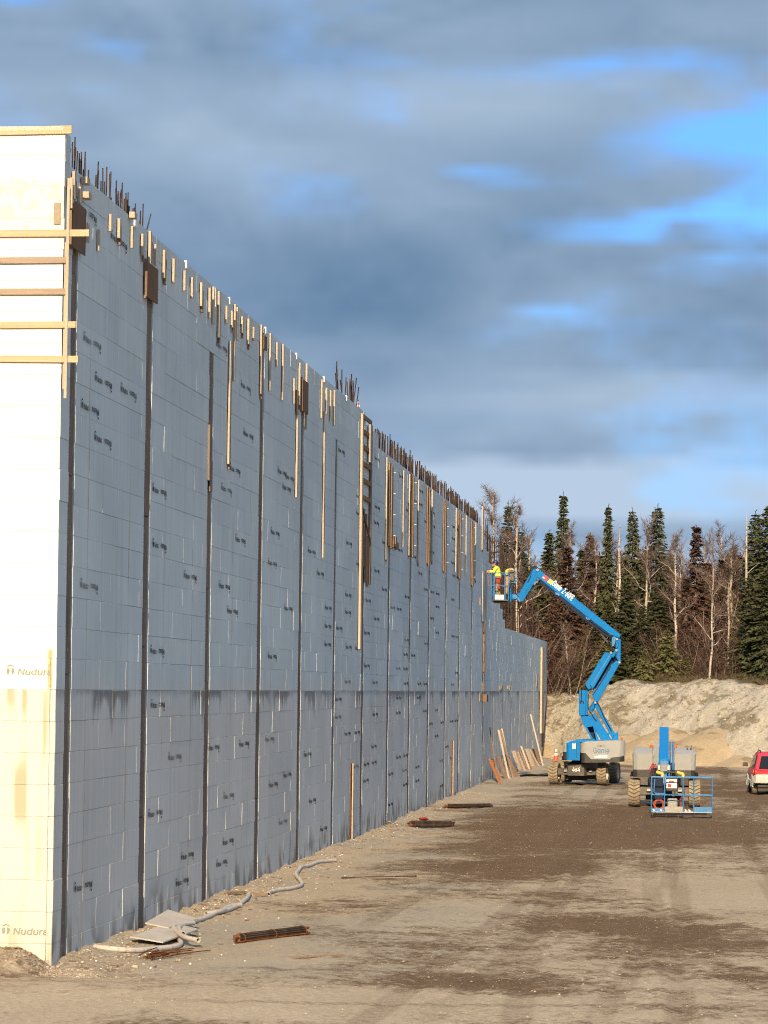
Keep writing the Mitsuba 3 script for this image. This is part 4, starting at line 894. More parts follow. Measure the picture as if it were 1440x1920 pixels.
# turntable covers
def cover(name, pts, xr, yr, mat, rad=0.3, parent=None):
    return put(name, move(rounded(ccw(pts), xr, yr, rad, yr[0] - 0.5, yr[1] + 0.5), M1), mat, parent or lift, smooth=32)
xl, xr_ = D_((298, 0))[0][0], D_((1292, 0))[0][0]; xm = D_((575, 0))[0][0]
hood = cover('rear_cover', D_((574,292),(640,272),(700,260),(1262,243),(1284,262),(1293,310),(1284,488),(1066,517),(1042,544),(742,541),(665,450),(574,437)), (xm, xr_), (-1.22, 1.22), 'm_grey', 0.28)
cover('skirt', D_((575,440),(664,453),(740,546),(1043,549),(1068,520),(1282,492),(1278,580),(598,602),(575,565)), (xm + 0.01, xr_ - 0.03), (-1.20, 1.20), 'm_black', 0.26)
door = cover('engine_door', D_((360,294),(385,280),(573,266),(573,562),(362,556)), (D_((358,0))[0][0], xm + 0.4), (-1.16, 1.10), 'm_blue', 0.16)
put('latch', move(box((D_((452,0))[0][0], -1.175, D_((0,375))[0][1]), (D_((515,0))[0][0], -1.15, D_((0,290))[0][1])), M1), 'm_steel', door)
put('seam', move(box((D_((520,0))[0][0], -1.164, D_((0,520))[0][1]), (D_((526,0))[0][0], -1.155, D_((0,275))[0][1])), M1), 'm_navy', door)
cover('front_cover', D_((300,272),(330,262),(520,243),(600,243),(600,438),(302,432)), (xl, xm + 0.2), (-0.70, 1.20), 'm_grey', 0.25)
cover('skirt', D_((302,435),(600,441),(600,556),(306,548)), (xl + 0.01, xm + 0.2), (-0.68, 1.18), 'm_black', 0.24)
cover('deck', D_((380,284),(420,262),(540,238),(800,226),(830,252),(700,268),(575,276)), (xl + 0.2, 0.9), (-0.9, 0.9), 'm_blue', 0.2)
put('deck_plate', move(cprism(D_((520,240),(780,226),(815,238),(540,252)), -0.8, 0.8, 0.01), M1), 'm_black', lift)
def flat(txt, h, w, pt, mat, y=-1.2215, bold=True, parent=hood):
    x, z = D_(pt)[0]; v, f = lettering(txt, h, bold, w, 0, 0.002)
    put('lettering', move((np.stack([v[:, 0] + x, y - v[:, 2], v[:, 1] + z], 1), f), M1), mat, parent)
flat('Genie', 0.235, 0.70, (778, 446), 'm_letter_blue', bold=False); flat('DUBATH', 0.075, 0.29, (850, 346), 'm_letter_dark')
x, z = D_((800, 515))[0]; put('decal', move(prism([(x, z), (x + 0.55, z), (x + 0.55, z + 0.12), (x + 0.28, z + 0.10), (x, z + 0.06)], -1.2235, -1.2205), M1), 'm_label', hood)
def beacon(x, y, z, M, parent):
    k = put('beacon', move(lathe([(0, 0.05), (0.045, 0.05), (0.042, 0.14), (0.02, 0.16), (0, 0.16)], 14), M @ tr(x, y, z)), 'm_amber', parent, smooth=40); put('beacon_base', move(lathe([(0, 0), (0.055, 0), (0.055, 0.05), (0, 0.05)], 14), M @ tr(x, y, z)), 'm_black', k)
bx, bz = D_((1230, 246))[0]; beacon(bx, -0.75, bz - 0.03, M1, lift)
# carriage, turned a little so that its rear axle shows to the right
def carriage(parent, MC, cx, front_box=True):
    X = lambda x0, y0, z0, x1, y1, z1, c=0.015: move(cbox((x0, y0, z0), (x1, y1, z1), c), MC)
    ch = put('carriage', move(hull([(x, y, z) for x, y, z in ((-0.36, -0.62, 0.38), (0.36, -0.62, 0.38), (0.36, -0.62, 0.88), (-0.36, -0.62, 0.88), (-0.30, -0.3, 0.98), (0.30, -0.3, 0.98), (-0.6, 3.0, 0.42), (0.6, 3.0, 0.42), (0.6, 3.0, 0.9), (-0.6, 3.0, 0.9), (0.5, 1.0, 1.0), (-0.5, 1.0, 1.0))]), MC), 'm_chassis', parent)
    put('bearing', move(move(lathe([(0, 0), (0.55, 0), (0.55, 0.16), (0, 0.16)], 28), MC @ tr(0, 1.25, 0.98)), np.eye(4)), 'm_black', parent, smooth=40)
    for y in (0.0, 2.5):
        put('axle', X(-0.92, y - 0.10, 0.40, 0.92, y + 0.10, 0.68), 'm_chassis', parent)
    put('belly_plate', X(-0.66, 0.35, 0.16, 0.66, 2.3, 0.40), 'm_black', parent)
    for sx in (-1, 1):
        put('fender', move(hull([(sx * 0.90, 2.2, 1.0), (sx * 1.24, 2.2, 0.98), (sx * 0.9, 2.1, 1.16), (sx * 1.2, 2.1, 1.16), (sx * 0.9, 2.9, 1.16), (sx * 1.2, 2.9, 1.16), (sx * 0.9, 2.95, 1.0), (sx * 1.24, 2.95, 0.98)]), MC), 'm_black', parent)
        put('steering_link', X(sx * 0.55 - 0.08, -0.22, 0.52, sx * 0.55 + 0.08, -0.12, 0.62, 0.02), 'm_steel', parent)
        for y in (0.0, 2.5):
            wheel(MC @ tr(sx * 1.065, y, 0.465), parent)
    return ch
x0 = D_((562, 0))[0][0]
MC1 = M1 @ tr(x0, 0.0, 0.0) @ rot([0, 0, 1], -11.5)
ch = carriage(lift, MC1, 0)
v, f = lettering('4x4', 0.17, True, 0.34, 0.1, 0.003); put('lettering', move((np.stack([v[:, 0] - 0.17, -0.6215 - v[:, 2], v[:, 1] + 0.56], 1), f), MC1), 'm_letter_white', ch)

# --- the lowered lift, facing the camera with its basket out in front
lift2 = thing('boom_lift', 'blue and grey boom lift with its boom lowered, open basket in front of it', 'boom lift')
M2 = tr(8.06, 73.9, 0.02) @ rot([0, 0, 1], 0.55)
def P2(name, m, mat, parent=None, smooth=False): return put(name, move(m, M2), mat, parent or lift2, smooth=smooth)
carriage(lift2, M2 @ tr(0.0, 0.0, 0.0), 0)
H = lambda pts: [(x, z) for x, z in pts]
for x0, x1, nm in ((-1.14, -0.42, 'counterweight_cover'), (0.36, 1.12, 'counterweight_cover')):
    out = -1 if x0 < 0 else 1; xa, xb = (x0, x1)
    o = 1 if x0 > 0 else 0
    prof = []
    yc = (0.15, 2.4)
    pts = []
    for z, ins in ((1.28, 0.02), (1.85, 0.0), (1.98, 0.05), (2.04, 0.14)):
        for y, iy in ((yc[0], 1), (yc[1], -1)):
            lo, hi = (xa + (ins if x0 < 0 else 0), xb - (ins if x0 > 0 else 0))
            r = 0.16
            dy = {1.28: 0.02, 1.85: 0.0, 1.98: 0.28, 2.04: 0.62}[z] if iy > 0 else 0.05
            if x0 < 0: pts += [(lo, y + iy * (dy + r), z), (lo + r * 0.3, y + iy * (dy + r * 0.3), z), (lo + r, y + iy * dy, z), (hi, y + iy * dy, z)]
            else: pts += [(hi, y + iy * (dy + r), z), (hi - r * 0.3, y + iy * (dy + r * 0.3), z), (hi - r, y + iy * dy, z), (lo, y + iy * dy, z)]
    P2(nm, hull(pts), 'm_grey', smooth=22)
    q = [(max(min(x, xb - 0.03), xa + 0.03), y + (0.02 if y < 1 else -0.02), z) for x, y, z in pts if z < 1.3]
    P2('skirt', hull(q + [(x, y, 1.02) for x, y, z in q]), 'm_black')
P2('turntable_deck', cbox((-0.42, 0.3, 1.05), (0.36, 2.5, 1.5), 0.03), 'm_black')
beacon(-0.48, 1.2, 2.0, M2, lift2); beacon(0.40, 1.2, 1.99, M2, lift2)
P2('work_lamp', cat([box((0.78, 0.5, 2.0), (0.84, 0.58, 2.07)), box((0.90, 0.5, 2.0), (0.96, 0.58, 2.06)), tube([(0.93, 0.54, 2.05), (0.97, 0.54, 2.16)], 0.012, 5)]), 'm_black')
def bbeam(name, a, b, w, h, mat, parent=None, c=0.02): return P2(name, beam(a, b, w, h, c), mat, parent)
boom2 = bbeam('main_boom', (-0.02, 2.3, 2.60), (-0.02, -6.9, 1.66), 0.33, 0.36, 'm_blue')
bbeam('boom_head', (-0.02, 2.75, 2.62), (-0.02, 2.31, 2.62), 0.33, 0.30, 'm_blue_old')
bbeam('extension_boom', (-0.02, -6.0, 1.72), (-0.02, -8.0, 1.50), 0.24, 0.24, 'm_steel')
for x in (0.20, 0.30): bbeam('lower_arm', (x, 2.3, 2.15), (x, -1.2, 1.40), 0.06, 0.22, 'm_blue_old')
bbeam('lower_arm', (-0.24, 2.3, 2.10), (-0.24, -1.0, 1.42), 0.05, 0.20, 'm_steel')
tr2 = P2('cable_track', cat([beam((-0.27 - 0.045 * (i % 3), 2.0, 2.15 + 0.05 * (i // 3)), (-0.27 - 0.045 * (i % 3), -5.4, 1.50 + 0.05 * (i // 3)), 0.03, 0.03, 0.004) for i in range(6)]), 'm_galvanised')
for i in range(12): P2('cable_clip', beam((-0.29, 2.0 - 0.62 * i, 2.16 - 0.055 * i), (-0.29, 1.94 - 0.62 * i, 2.155 - 0.055 * i), 0.17, 0.18, 0.006), 'm_galvanised')
bbeam('lift_cylinder', (0.22, 0.6, 1.35), (0.10, -4.0, 1.75), 0.10, 0.10, 'm_blue')
bbeam('jib', (-0.02, -7.0, 1.60), (-0.02, -8.6, 0.95), 0.22, 0.24, 'm_blue_old')
bbeam('jib_link', (0.16, -6.9, 1.50), (0.16, -8.6, 0.82), 0.06, 0.10, 'm_blue_old'); bbeam('jib_link', (-0.20, -6.9, 1.50), (-0.20, -8.6, 0.82), 0.06, 0.10, 'm_navy')
P2('jib_head', cbox((-0.24, -7.3, 1.42), (0.20, -6.8, 1.62), 0.03), 'm_steel')
P2('rotator', cat([cyl((-0.02, -8.75, 0.45), (-0.02, -8.75, 1.0), 0.14, 16), cbox((-0.30, -9.0, 0.62), (0.26, -8.8, 0.95), 0.02)]), 'm_navy', smooth=40)
# hanging hydraulic hoses in front of the boom foot
P2('hydraulic_hose', cat([tube([(-0.42 + 0.05 * i, -7.2 - 0.05 * i, 1.5), (-0.50 + 0.06 * i, -7.9, 1.15), (-0.44 + 0.07 * i, -8.5, 0.95), (-0.30 + 0.05 * i, -8.7, 0.8)], 0.018, 6) for i in range(4)]), 'm_black')
P2('hydraulic_hose', cat([tube([(-0.40 + 0.05 * i, -6.6, 1.62), (-0.50 + 0.05 * i, -7.0, 1.46), (-0.42 + 0.04 * i, -7.4, 1.32)], 0.02, 6) for i in range(3)]), 'm_red')
# basket (front edge towards the viewer)
xb0, xb1, yb0, yb1, zb = -0.41, 1.54, -10.75, -9.98, 0.20
fl = P2('basket_floor', cat([cbox((xb0, yb0, zb - 0.05), (xb1, yb1, zb), 0.01), cbox((xb0 + 0.1, yb0 + 0.2, zb - 0.12), (xb1 - 0.15, yb1 - 0.1, zb - 0.052), 0.02)]), 'm_steel')
P2('caster', cat([cbox((x, yb0 + 0.05, zb - 0.16), (x + 0.05, yb0 + 0.12, zb - 0.05), 0.01) for x in (xb0 + 0.02, xb1 - 0.08)]), 'm_black')
P2('toe_board', cbox((xb0 + 0.40, yb0 - 0.012, zb - 0.02), (xb0 + 1.02, yb0 + 0.006, zb + 0.15), 0.004), 'm_galvanised', fl)
P2('toe_board', cbox((xb0 + 1.36, yb0 - 0.012, zb - 0.02), (xb1, yb0 + 0.006, zb + 0.15), 0.004), 'm_blue_old', fl)
P2('toe_board', cbox((xb0, yb0 - 0.012, zb - 0.02), (xb0 + 0.39, yb0 + 0.006, zb + 0.09), 0.004), 'm_blue_old', fl)
P2('hazard_stripe', cat([prism([(xb0 + a, zb), (xb0 + a + 0.05, zb), (xb0 + a + 0.02, zb + 0.06), (xb0 + a - 0.03, zb + 0.06)], yb0 - 0.015, yb0 - 0.012) for a in (0.07, 0.30, 1.10, 1.22)]), 'm_label', fl)
zr, zm2 = zb + 1.09, zb + 0.52
def loop2(z, r): return cat([tube([(xb0, yb0, z), (xb1, yb0, z)], r, 8), tube([(xb0, yb1, z), (xb1, yb1, z)], r, 8), tube([(xb0, yb0, z), (xb0, yb1, z)], r, 8), tube([(xb1, yb0, z), (xb1, yb1, z)], r, 8)])
P2('top_rail', loop2(zr, 0.020), 'm_blue_old', smooth=40); P2('middle_rail', loop2(zm2, 0.016), 'm_blue_old', smooth=40)
for x in (xb0, xb0 + 0.42, xb0 + 1.02, xb0 + 1.36, xb1):
    for y in (yb0, yb1): P2('rail_post', cyl((x, y, zb - 0.02), (x, y, zr), 0.019, 8), 'm_blue_old', smooth=40)
P2('gate_rail', tube([(xb0 + 0.10, yb0 + 0.02, zr - 0.06), (xb0 + 0.08, yb0 + 0.02, zm2 + 0.10), (xb0 + 0.13, yb0 + 0.02, zm2 + 0.05), (xb0 + 0.40, yb0 + 0.02, zm2 + 0.04)], 0.019, 8), 'm_blue_old', smooth=40)
cc = P2('control_console', cbox((xb0 + 0.46, yb1 - 0.32, zr - 0.46), (xb0 + 0.86, yb1 + 0.02, zr - 0.02), 0.02), 'm_black')
P2('placard', cbox((xb0 + 0.48, yb1 - 0.335, zr - 0.36), (xb0 + 0.82, yb1 - 0.322, zr - 0.07), 0.003), 'm_label', cc)
P2('decal', cat([box((xb0 + 0.56, yb1 - 0.34, zr - 0.17), (xb0 + 0.74, yb1 - 0.336, zr - 0.13)), box((xb0 + 0.53, yb1 - 0.34, zr - 0.33), (xb0 + 0.63, yb1 - 0.336, zr - 0.23))]), 'm_red', cc)
for x in (0.26, 0.93):
    P2('foam_pad', tube([(xb0 + x - 0.10, yb1 - 0.05, zr + 0.15), (xb0 + x - 0.02, yb1 - 0.08, zr + 0.12), (xb0 + x + 0.08, yb1 - 0.12, zr + 0.10), (xb0 + x + 0.10, yb1 - 0.14, zr)], 0.055, 10), 'm_yellow', cc, smooth=50)
P2('hand_bar', tube([(xb0 + 0.30, yb1 - 0.05, zr + 0.12), (xb0 + 0.45, yb1 - 0.05, zr + 0.15), (xb0 + 0.75, yb1 - 0.05, zr + 0.15), (xb0 + 0.84, yb1 - 0.06, zr + 0.05)], 0.04, 10), 'm_black', cc, smooth=50)
P2('mount_plate', cbox((xb0 + 0.05, yb1 + 0.03, zb + 0.35), (xb0 + 0.38, yb1 + 0.10, zr - 0.05), 0.02), 'm_navy')
# things left in and by its basket
def at2(k): return k
th = np.linspace(0, 6 * 2 * math.pi, 150)
k = P2('x', tube(np.c_[xb0 + 0.24 + (0.15 + 0.02 * np.sin(th * 1.7)) * np.cos(th), yb0 + 0.35 + 0.012 * th / 6, zb + 0.20 + (0.15 + 0.02 * np.sin(th * 2.3)) * np.sin(th)], 0.017, 6), 'm_orange_cable')
def promote(k, name):
    """an object built beside the lift stands on its own"""
    n = numbered(name); scene[n] = scene.pop(k); return n
tag(promote(k, 'cable_coil'), 'coil of orange red cable hung in the left end of the lowered basket', 'cable coil')
k = P2('x', cat([cbox((xb0 + 0.52, yb1 - 0.30, zb + 0.01), (xb0 + 0.84, yb1 - 0.08, zb + 0.40), 0.03), cbox((xb0 + 0.60, yb1 - 0.32, zb + 0.10), (xb0 + 0.72, yb1 - 0.302, zb + 0.36), 0.01)]), 'm_galvanised'); tag(promote(k, 'tool_case'), 'grey metal case standing on the floor of the lowered basket', 'tool case')
k = P2('x', cat([cbox((xb0 + 0.90, yb1 - 0.30, zb + 0.05), (xb0 + 1.0, yb1 - 0.2, zb + 0.40), 0.02), tube([(xb0 + 0.95, yb1 - 0.25, zb + 0.4), (xb0 + 1.06, yb1 - 0.25, zb + 0.6), (xb0 + 1.02, yb1 - 0.25, zb + 0.85)], 0.025, 7)]), 'm_maroon'); tag(promote(k, 'fire_bottle'), 'small dark red bottle with a hose in the middle of the lowered basket', 'bottle')
# ------------------------------------------------------------------ the worker in the raised basket
paint('m_skin', (0.42, 0.24, 0.17), 0.6); diffuse('m_hivis', lambda p, n, uv: mix((0.50, 0.62, 0.07), (0.66, 0.76, 0.14), noise(p.x * 14, p.y * 14, p.z * 9)))
diffuse('m_trousers', lambda p, n, uv: mix((0.20, 0.175, 0.115), (0.30, 0.27, 0.19), noise(p.x * 11, p.y * 11, p.z * 8)))
paint('m_helmet', (0.03, 0.035, 0.12), 0.35); diffuse('m_boot', (0.10, 0.07, 0.05)); diffuse('m_hair', (0.05, 0.035, 0.025)); diffuse('m_belt', (0.30, 0.06, 0.05))
def fig(bones, edge=0.022, it=8):
    """one smooth surface over bones (p0, r0, p1, r1)"""
    parts = []
    for a, ra, b, rb in bones:
        s0 = manifold3d.Manifold.sphere(ra, 16).translate(list(map(float, a))); s1 = manifold3d.Manifold.sphere(rb, 16).translate(list(map(float, b)))
        parts.append(manifold3d.Manifold.batch_hull([s0, s1]))
    m = manifold3d.Manifold.batch_boolean(parts, manifold3d.OpType.Add).refine_to_length(edge).to_mesh()
    t = trimesh.Trimesh(np.array(m.vert_properties[:, :3]), np.array(m.tri_verts), process=True)
    trimesh.smoothing.filter_taubin(t, iterations=it); return tri(t)
px = E_((272, 690))[0][0]
MP = M1 @ tr(px, -0.12, fz)
def J(*p): return np.array(p, float)
def limbs(s):
    hip, kn, an = J(0.02, 0.10 * s, 0.92), J(-0.02 - 0.05 * (s < 0), 0.12 * s, 0.50), J(0.03 + 0.06 * (s > 0), 0.13 * s, 0.09)
    sh, el, wr = J(-0.08, 0.19 * s, 1.40), J(-0.20, 0.27 * s, 1.20 if s < 0 else 1.22), J(-0.40, 0.20 * s, 1.20 if s < 0 else 1.27)
    return hip, kn, an, sh, el, wr
B = [((0, 0, 0.95), 0.125, (-0.02, 0, 1.10), 0.12), ((-0.02, 0, 1.10), 0.12, (-0.07, 0, 1.32), 0.135), ((-0.07, 0.12, 1.37), 0.075, (-0.07, -0.12, 1.37), 0.075), ((-0.09, 0, 1.40), 0.06, (-0.12, 0, 1.52), 0.052), ((-0.135, 0, 1.60), 0.092, (-0.155, 0, 1.56), 0.075), ((-0.215, 0, 1.565), 0.014, (-0.235, 0, 1.555), 0.012), ((-0.20, 0, 1.50), 0.04, (-0.15, 0, 1.53), 0.06)]
cl_top = [((0, 0, 0.98), 0.155, (-0.02, 0, 1.10), 0.148), ((-0.02, 0, 1.10), 0.148, (-0.07, 0, 1.32), 0.158), ((-0.07, 0.13, 1.37), 0.092, (-0.07, -0.13, 1.37), 0.092)]
cl_leg = [((0.0, 0.05, 0.95), 0.145, (0.0, -0.05, 0.95), 0.145)]; boots = []; 
for s in (-1, 1):
    hip, kn, an, sh, el, wr = limbs(s)
    B += [(hip, 0.088, kn, 0.058), (kn, 0.058, an, 0.042), (an, 0.045, an + J(-0.14, 0, -0.05), 0.03), (sh, 0.055, el, 0.042), (el, 0.042, wr, 0.028)]
    hand = wr + J(-0.07, 0, 0.0)
    B.append((wr, 0.028, hand, 0.034))
    for q, (dy, L, cv) in enumerate(((-0.030, 0.052, 0.03), (-0.010, 0.060, 0.032), (0.010, 0.056, 0.032), (0.028, 0.044, 0.03))):
        a = hand + J(-0.015, dy, 0.0); b = a + J(-L * 0.7, 0, -0.008); c = b + J(-0.012, 0, -cv)
        B += [(a, 0.0105, b, 0.010), (b, 0.010, c, 0.009)]
    th0 = wr + J(-0.035, -0.028 * s, 0.0); B += [(th0, 0.013, th0 + J(-0.035, -0.028 * s, -0.012), 0.011), (th0 + J(-0.035, -0.028 * s, -0.012), 0.011, th0 + J(-0.06, -0.024 * s, -0.03), 0.0095)]
    B.append((J(-0.135, 0.088 * s, 1.59), 0.02, J(-0.125, 0.092 * s, 1.57), 0.018))
    cl_top += [(sh, 0.075, el, 0.060), (el, 0.060, wr + J(0.06, 0, 0), 0.046)]
    cl_leg += [(hip, 0.112, kn, 0.082), (kn, 0.082, an + J(0, 0, 0.04), 0.068)]
    boots += [(an + J(0.01, 0, 0.06), 0.062, an + J(0, 0, -0.03), 0.058), (an + J(0, 0, -0.03), 0.056, an + J(-0.15, 0, -0.04), 0.045)]
pk = put('person', move(fig(B, 0.016, 6), MP), 'm_skin', smooth=True)
tag(pk, 'person in yellow high visibility shirt and dark hard hat, standing in the raised basket', 'person')
put('shirt', move(fig(cl_top), MP), 'm_hivis', pk, smooth=True); put('trousers', move(fig(cl_leg), MP), 'm_trousers', pk, smooth=True); put('boots', move(fig(boots), MP), 'm_boot', pk, smooth=True)
put('tool_belt', move(cat([move(lathe([(0.150, -0.035), (0.165, -0.035), (0.165, 0.03), (0.150, 0.03)], 24), tr(0, 0, 0.99)), cbox((-0.10, -0.26, 0.72), (0.10, -0.15, 0.98), 0.03), cbox((-0.02, -0.19, 0.48), (0.10, -0.15, 0.80), 0.02)]), MP), 'm_belt', pk, smooth=40)
v, f = tri(trimesh.creation.icosphere(subdivisions=3, radius=1)); keep = v[:, 2] > -0.05
hm = fig([((-0.125, 0, 1.635), 0.118, (-0.125, 0, 1.64), 0.118)], 0.02, 2); hv = hm[0].copy(); hv[:, 2] = np.maximum(hv[:, 2], 1.615)
put('hard_hat', move(cat([(hv, hm[1]), move(lathe([(0.0, 0.0), (0.150, 0.0), (0.152, 0.008), (0.0, 0.02)], 28), tr(-0.14, 0, 1.612))]), MP), 'm_helmet', pk, smooth=50)
put('hair', move(fig([((-0.10, 0, 1.585), 0.088, (-0.085, 0, 1.55), 0.07)], 0.02, 3), MP), 'm_hair', pk, smooth=True)
def in_basket(name, m, mat, label, c):
    k = put(name, move(m, M1), mat); tag(k, label, c); return k
a, b = E_((118, 282), (140, 488)); 
in_basket('plank', beam((a[0], -0.2, a[1]), (b[0], -0.2, b[1]), 0.10, 0.045), 'm_rust_wood', 'short brown plank held out between the worker and the wall', 'plank')
q = E_((382, 606), (420, 606), (425, 480), (470, 360), (440, 335), (385, 350), (380, 480))
in_basket('canvas_sack', cprism([tuple(p) for p in q], -0.75, -0.45, 0.05), 'm_tan', 'tall tan sack standing beside the worker in the raised basket', 'sack')
a = E_((150, 272), (220, 272)); in_basket('power_tool', cat([beam((a[0][0], -0.3, a[0][1]), (a[1][0], -0.3, a[1][1]), 0.06, 0.06, 0.015), beam((a[0][0] + 0.06, -0.3, a[0][1]), (a[0][0] + 0.08, -0.3, a[0][1] - 0.14), 0.05, 0.05, 0.015)]), 'm_black', 'small black tool in the hand of the worker against the wall', 'tool')

# ------------------------------------------------------------------ parked red car at the right edge
paint('m_car_red', (0.42, 0.018, 0.045), 0.28, clear=1.0); paint('m_car_silver', None, 0.38, fn=dusty((0.46, 0.47, 0.46), (0.40, 0.35, 0.27), 0.3)); paint('m_window', (0.01, 0.012, 0.014), 0.06)
diffuse('m_tyre_dark', lambda p, n, uv: mix((0.045, 0.042, 0.04), (0.26, 0.22, 0.165), smoothstep(0.35, 0.7, fbm(p.x * 4, p.y * 4, p.z * 4, 3))))
paint('m_lamp_red', (0.45, 0.02, 0.015), 0.15); paint('m_lamp_amber', (0.85, 0.30, 0.03), 0.15); paint('m_chrome', (0.7, 0.7, 0.7), 0.15, metallic=1.0)
car = thing('car', 'red and silver car with roof rails, parked facing away at the right edge', 'car')
MCAR = tr(12.33, 90.1, 0.02) @ rot([0, 0, 1], 3.0)
def PC(name, m, mat, parent=None, smooth=25): return put(name, move(m, MCAR), mat, parent or car, smooth=smooth)
def both(pts): return [(s * x, y, z) for s in (-1, 1) for x, y, z in pts]
body = PC('body', cat([hull(both([(0.80, 0.06, 0.55), (0.86, 0.25, 0.45), (0.88, 0.2, 0.80), (0.85, 0.10, 0.96), (0.80, 0.05, 0.92), (0.89, 2.2, 0.80), (0.87, 2.2, 0.98), (0.88, 3.9, 0.75), (0.84, 3.6, 1.0), (0.80, 4.35, 0.70), (0.74, 4.3, 0.88), (0.84, 4.2, 0.45)])),
                       hull(both([(0.84, 0.10, 0.95), (0.80, 0.05, 0.95), (0.86, 2.9, 0.97), (0.66, 0.42, 1.60), (0.62, 0.46, 1.65), (0.69, 1.4, 1.63), (0.64, 1.5, 1.68), (0.66, 2.2, 1.62), (0.60, 2.15, 1.67), (0.80, 3.1, 0.98)]))]), 'm_car_red')
PC('rear_window', hull([(x, y, z) for x, z, y in ((-0.66, 1.02, 0.072), (0.66, 1.02, 0.072), (-0.54, 1.52, 0.36), (0.54, 1.52, 0.36))] + [(x, y + 0.05, z) for x, z, y in ((-0.66, 1.02, 0.072), (0.66, 1.02, 0.072), (-0.54, 1.52, 0.36), (0.54, 1.52, 0.36))]), 'm_window', smooth=False)
for s in (-1, 1):
    PC('side_window', hull([(s * (0.855 - 0.25 * (z - 0.98) + d), y, z) for d in (-0.03, 0.012) for y, z in ((0.40, 1.05), (1.4, 1.05), (1.4, 1.54), (0.55, 1.54))]), 'm_window', smooth=False)
    PC('side_window', hull([(s * (0.855 - 0.25 * (z - 0.98) + d), y, z) for d in (-0.03, 0.012) for y, z in ((1.46, 1.05), (2.7, 1.05), (2.15, 1.54), (1.46, 1.54))]), 'm_window', smooth=False)
    lamp = PC('tail_light', hull([(s * x, y, z) for x, y, z in ((0.885, 0.16, 0.80), (0.74, 0.03, 0.80), (0.87, 0.16, 1.02), (0.74, 0.045, 1.02), (0.88, 0.34, 0.80), (0.86, 0.30, 1.02))]), 'm_lamp_red')
    PC('indicator', hull([(s * x, y, z) for x, y, z in ((0.888, 0.15, 0.87), (0.76, 0.022, 0.87), (0.882, 0.15, 0.95), (0.76, 0.028, 0.95), (0.882, 0.20, 0.91))]), 'm_lamp_amber', lamp)
    PC('wing_mirror', hull([(s * (0.92 + dx), 2.62 + dy, 1.06 + dz) for dx, dy, dz in ((0, 0, 0), (0.22, 0.02, 0), (0.22, 0.02, 0.16), (0.02, 0, 0.17), (0.03, 0.10, 0.02), (0.18, 0.10, 0.02), (0.18, 0.10, 0.14))]), 'm_black')
    PC('roof_rail', tube([(s * 0.56, 0.55, 1.655), (s * 0.57, 0.62, 1.735), (s * 0.58, 1.3, 1.745), (s * 0.57, 2.0, 1.735), (s * 0.56, 2.08, 1.66)], 0.018, 8), 'm_black')
    PC('sill', cbox((s * 0.84 - 0.05, 0.2, 0.38), (s * 0.84 + 0.05, 4.1, 0.55), 0.03), 'm_car_silver')
    for y in (0.86, 3.46):
        arc = np.linspace(-0.15, math.pi + 0.15, 16)
        PC('wheel_arch', tube([(s * 0.868, y + 0.40 * math.cos(t), 0.345 + 0.40 * math.sin(t)) for t in arc], 0.045, 8), 'm_car_silver')
        k = PC('wheel', move(lathe([(0.20, -0.10), (0.31, -0.112), (0.345, -0.08), (0.345, 0.08), (0.31, 0.112), (0.20, 0.10)], 32), tr(s * 0.77, y, 0.345) @ rot([0, 1, 0], 90)), 'm_tyre_dark', smooth=40)
        PC('hubcap', move(lathe([(0, 0.07), (0.10, 0.08), (0.19, 0.06), (0.205, 0.105), (0.215, 0.09), (0, 0.0)], 24), tr(s * 0.77, y, 0.345) @ rot([0, 1, 0], 90 * s)), 'm_steel', k)
bump = PC('rear_bumper', hull(both([(0.80, -0.05, 0.45), (0.76, -0.075, 0.52), (0.78, -0.06, 0.74), (0.74, -0.02, 0.80), (0.90, 0.16, 0.46), (0.895, 0.16, 0.72), (0.90, 0.42, 0.48), (0.89, 0.42, 0.70)])), 'm_car_silver')
PC('number_plate', cbox((-0.26, -0.085, 0.55), (0.26, -0.068, 0.70), 0.005), 'm_label')
PC('tailgate_handle', cbox((-0.30, 0.035, 0.86), (0.30, 0.06, 0.90), 0.01), 'm_chrome'); PC('tailgate', cbox((-0.72, 0.028, 0.80), (0.72, 0.05, 0.845), 0.008), 'm_car_red')
PC('underbody', cbox((-0.72, 0.15, 0.24), (0.72, 4.1, 0.5), 0.05), 'm_black'); PC('exhaust', cyl((0.45, 0.0, 0.32), (0.45, 0.6, 0.32), 0.03), 'm_steel')
# ------------------------------------------------------------------ forest behind the bank
def twosided_leaf(key, a, b, k=7.0):
    diffuse(key, lambda p, n, uv: mix(a, b, 0.55 * noise(p.x * k, p.y * k, p.z * k) + 0.45 * noise(p.x * 0.9, p.y * 0.9, p.z * 0.9)))
twosided_leaf('m_spruce', (0.040, 0.050, 0.028), (0.125, 0.132, 0.066))
twosided_leaf('m_spruce_light', (0.08, 0.085, 0.036), (0.20, 0.19, 0.085))
twosided_leaf('m_dead', (0.060, 0.036, 0.027), (0.150, 0.085, 0.062))
twosided_leaf('m_twig', (0.085, 0.062, 0.055), (0.20, 0.15, 0.135))
twosided_leaf('m_twig_red', (0.060, 0.040, 0.034), (0.150, 0.092, 0.078))
def bark(p, n, uv):
    c = mix((0.30, 0.25, 0.215), (0.56, 0.50, 0.44), noise(p.x * 9, p.y * 9, p.z * 2.2))
    return mix(c, C3(0.12, 0.10, 0.09), smoothstep(0.66, 0.78, noise(p.x * 8, p.y * 8, p.z * 9.0)))
diffuse('m_birch', bark); diffuse('m_bark', (0.13, 0.105, 0.085)); diffuse('m_bark_grey', (0.27, 0.235, 0.205))

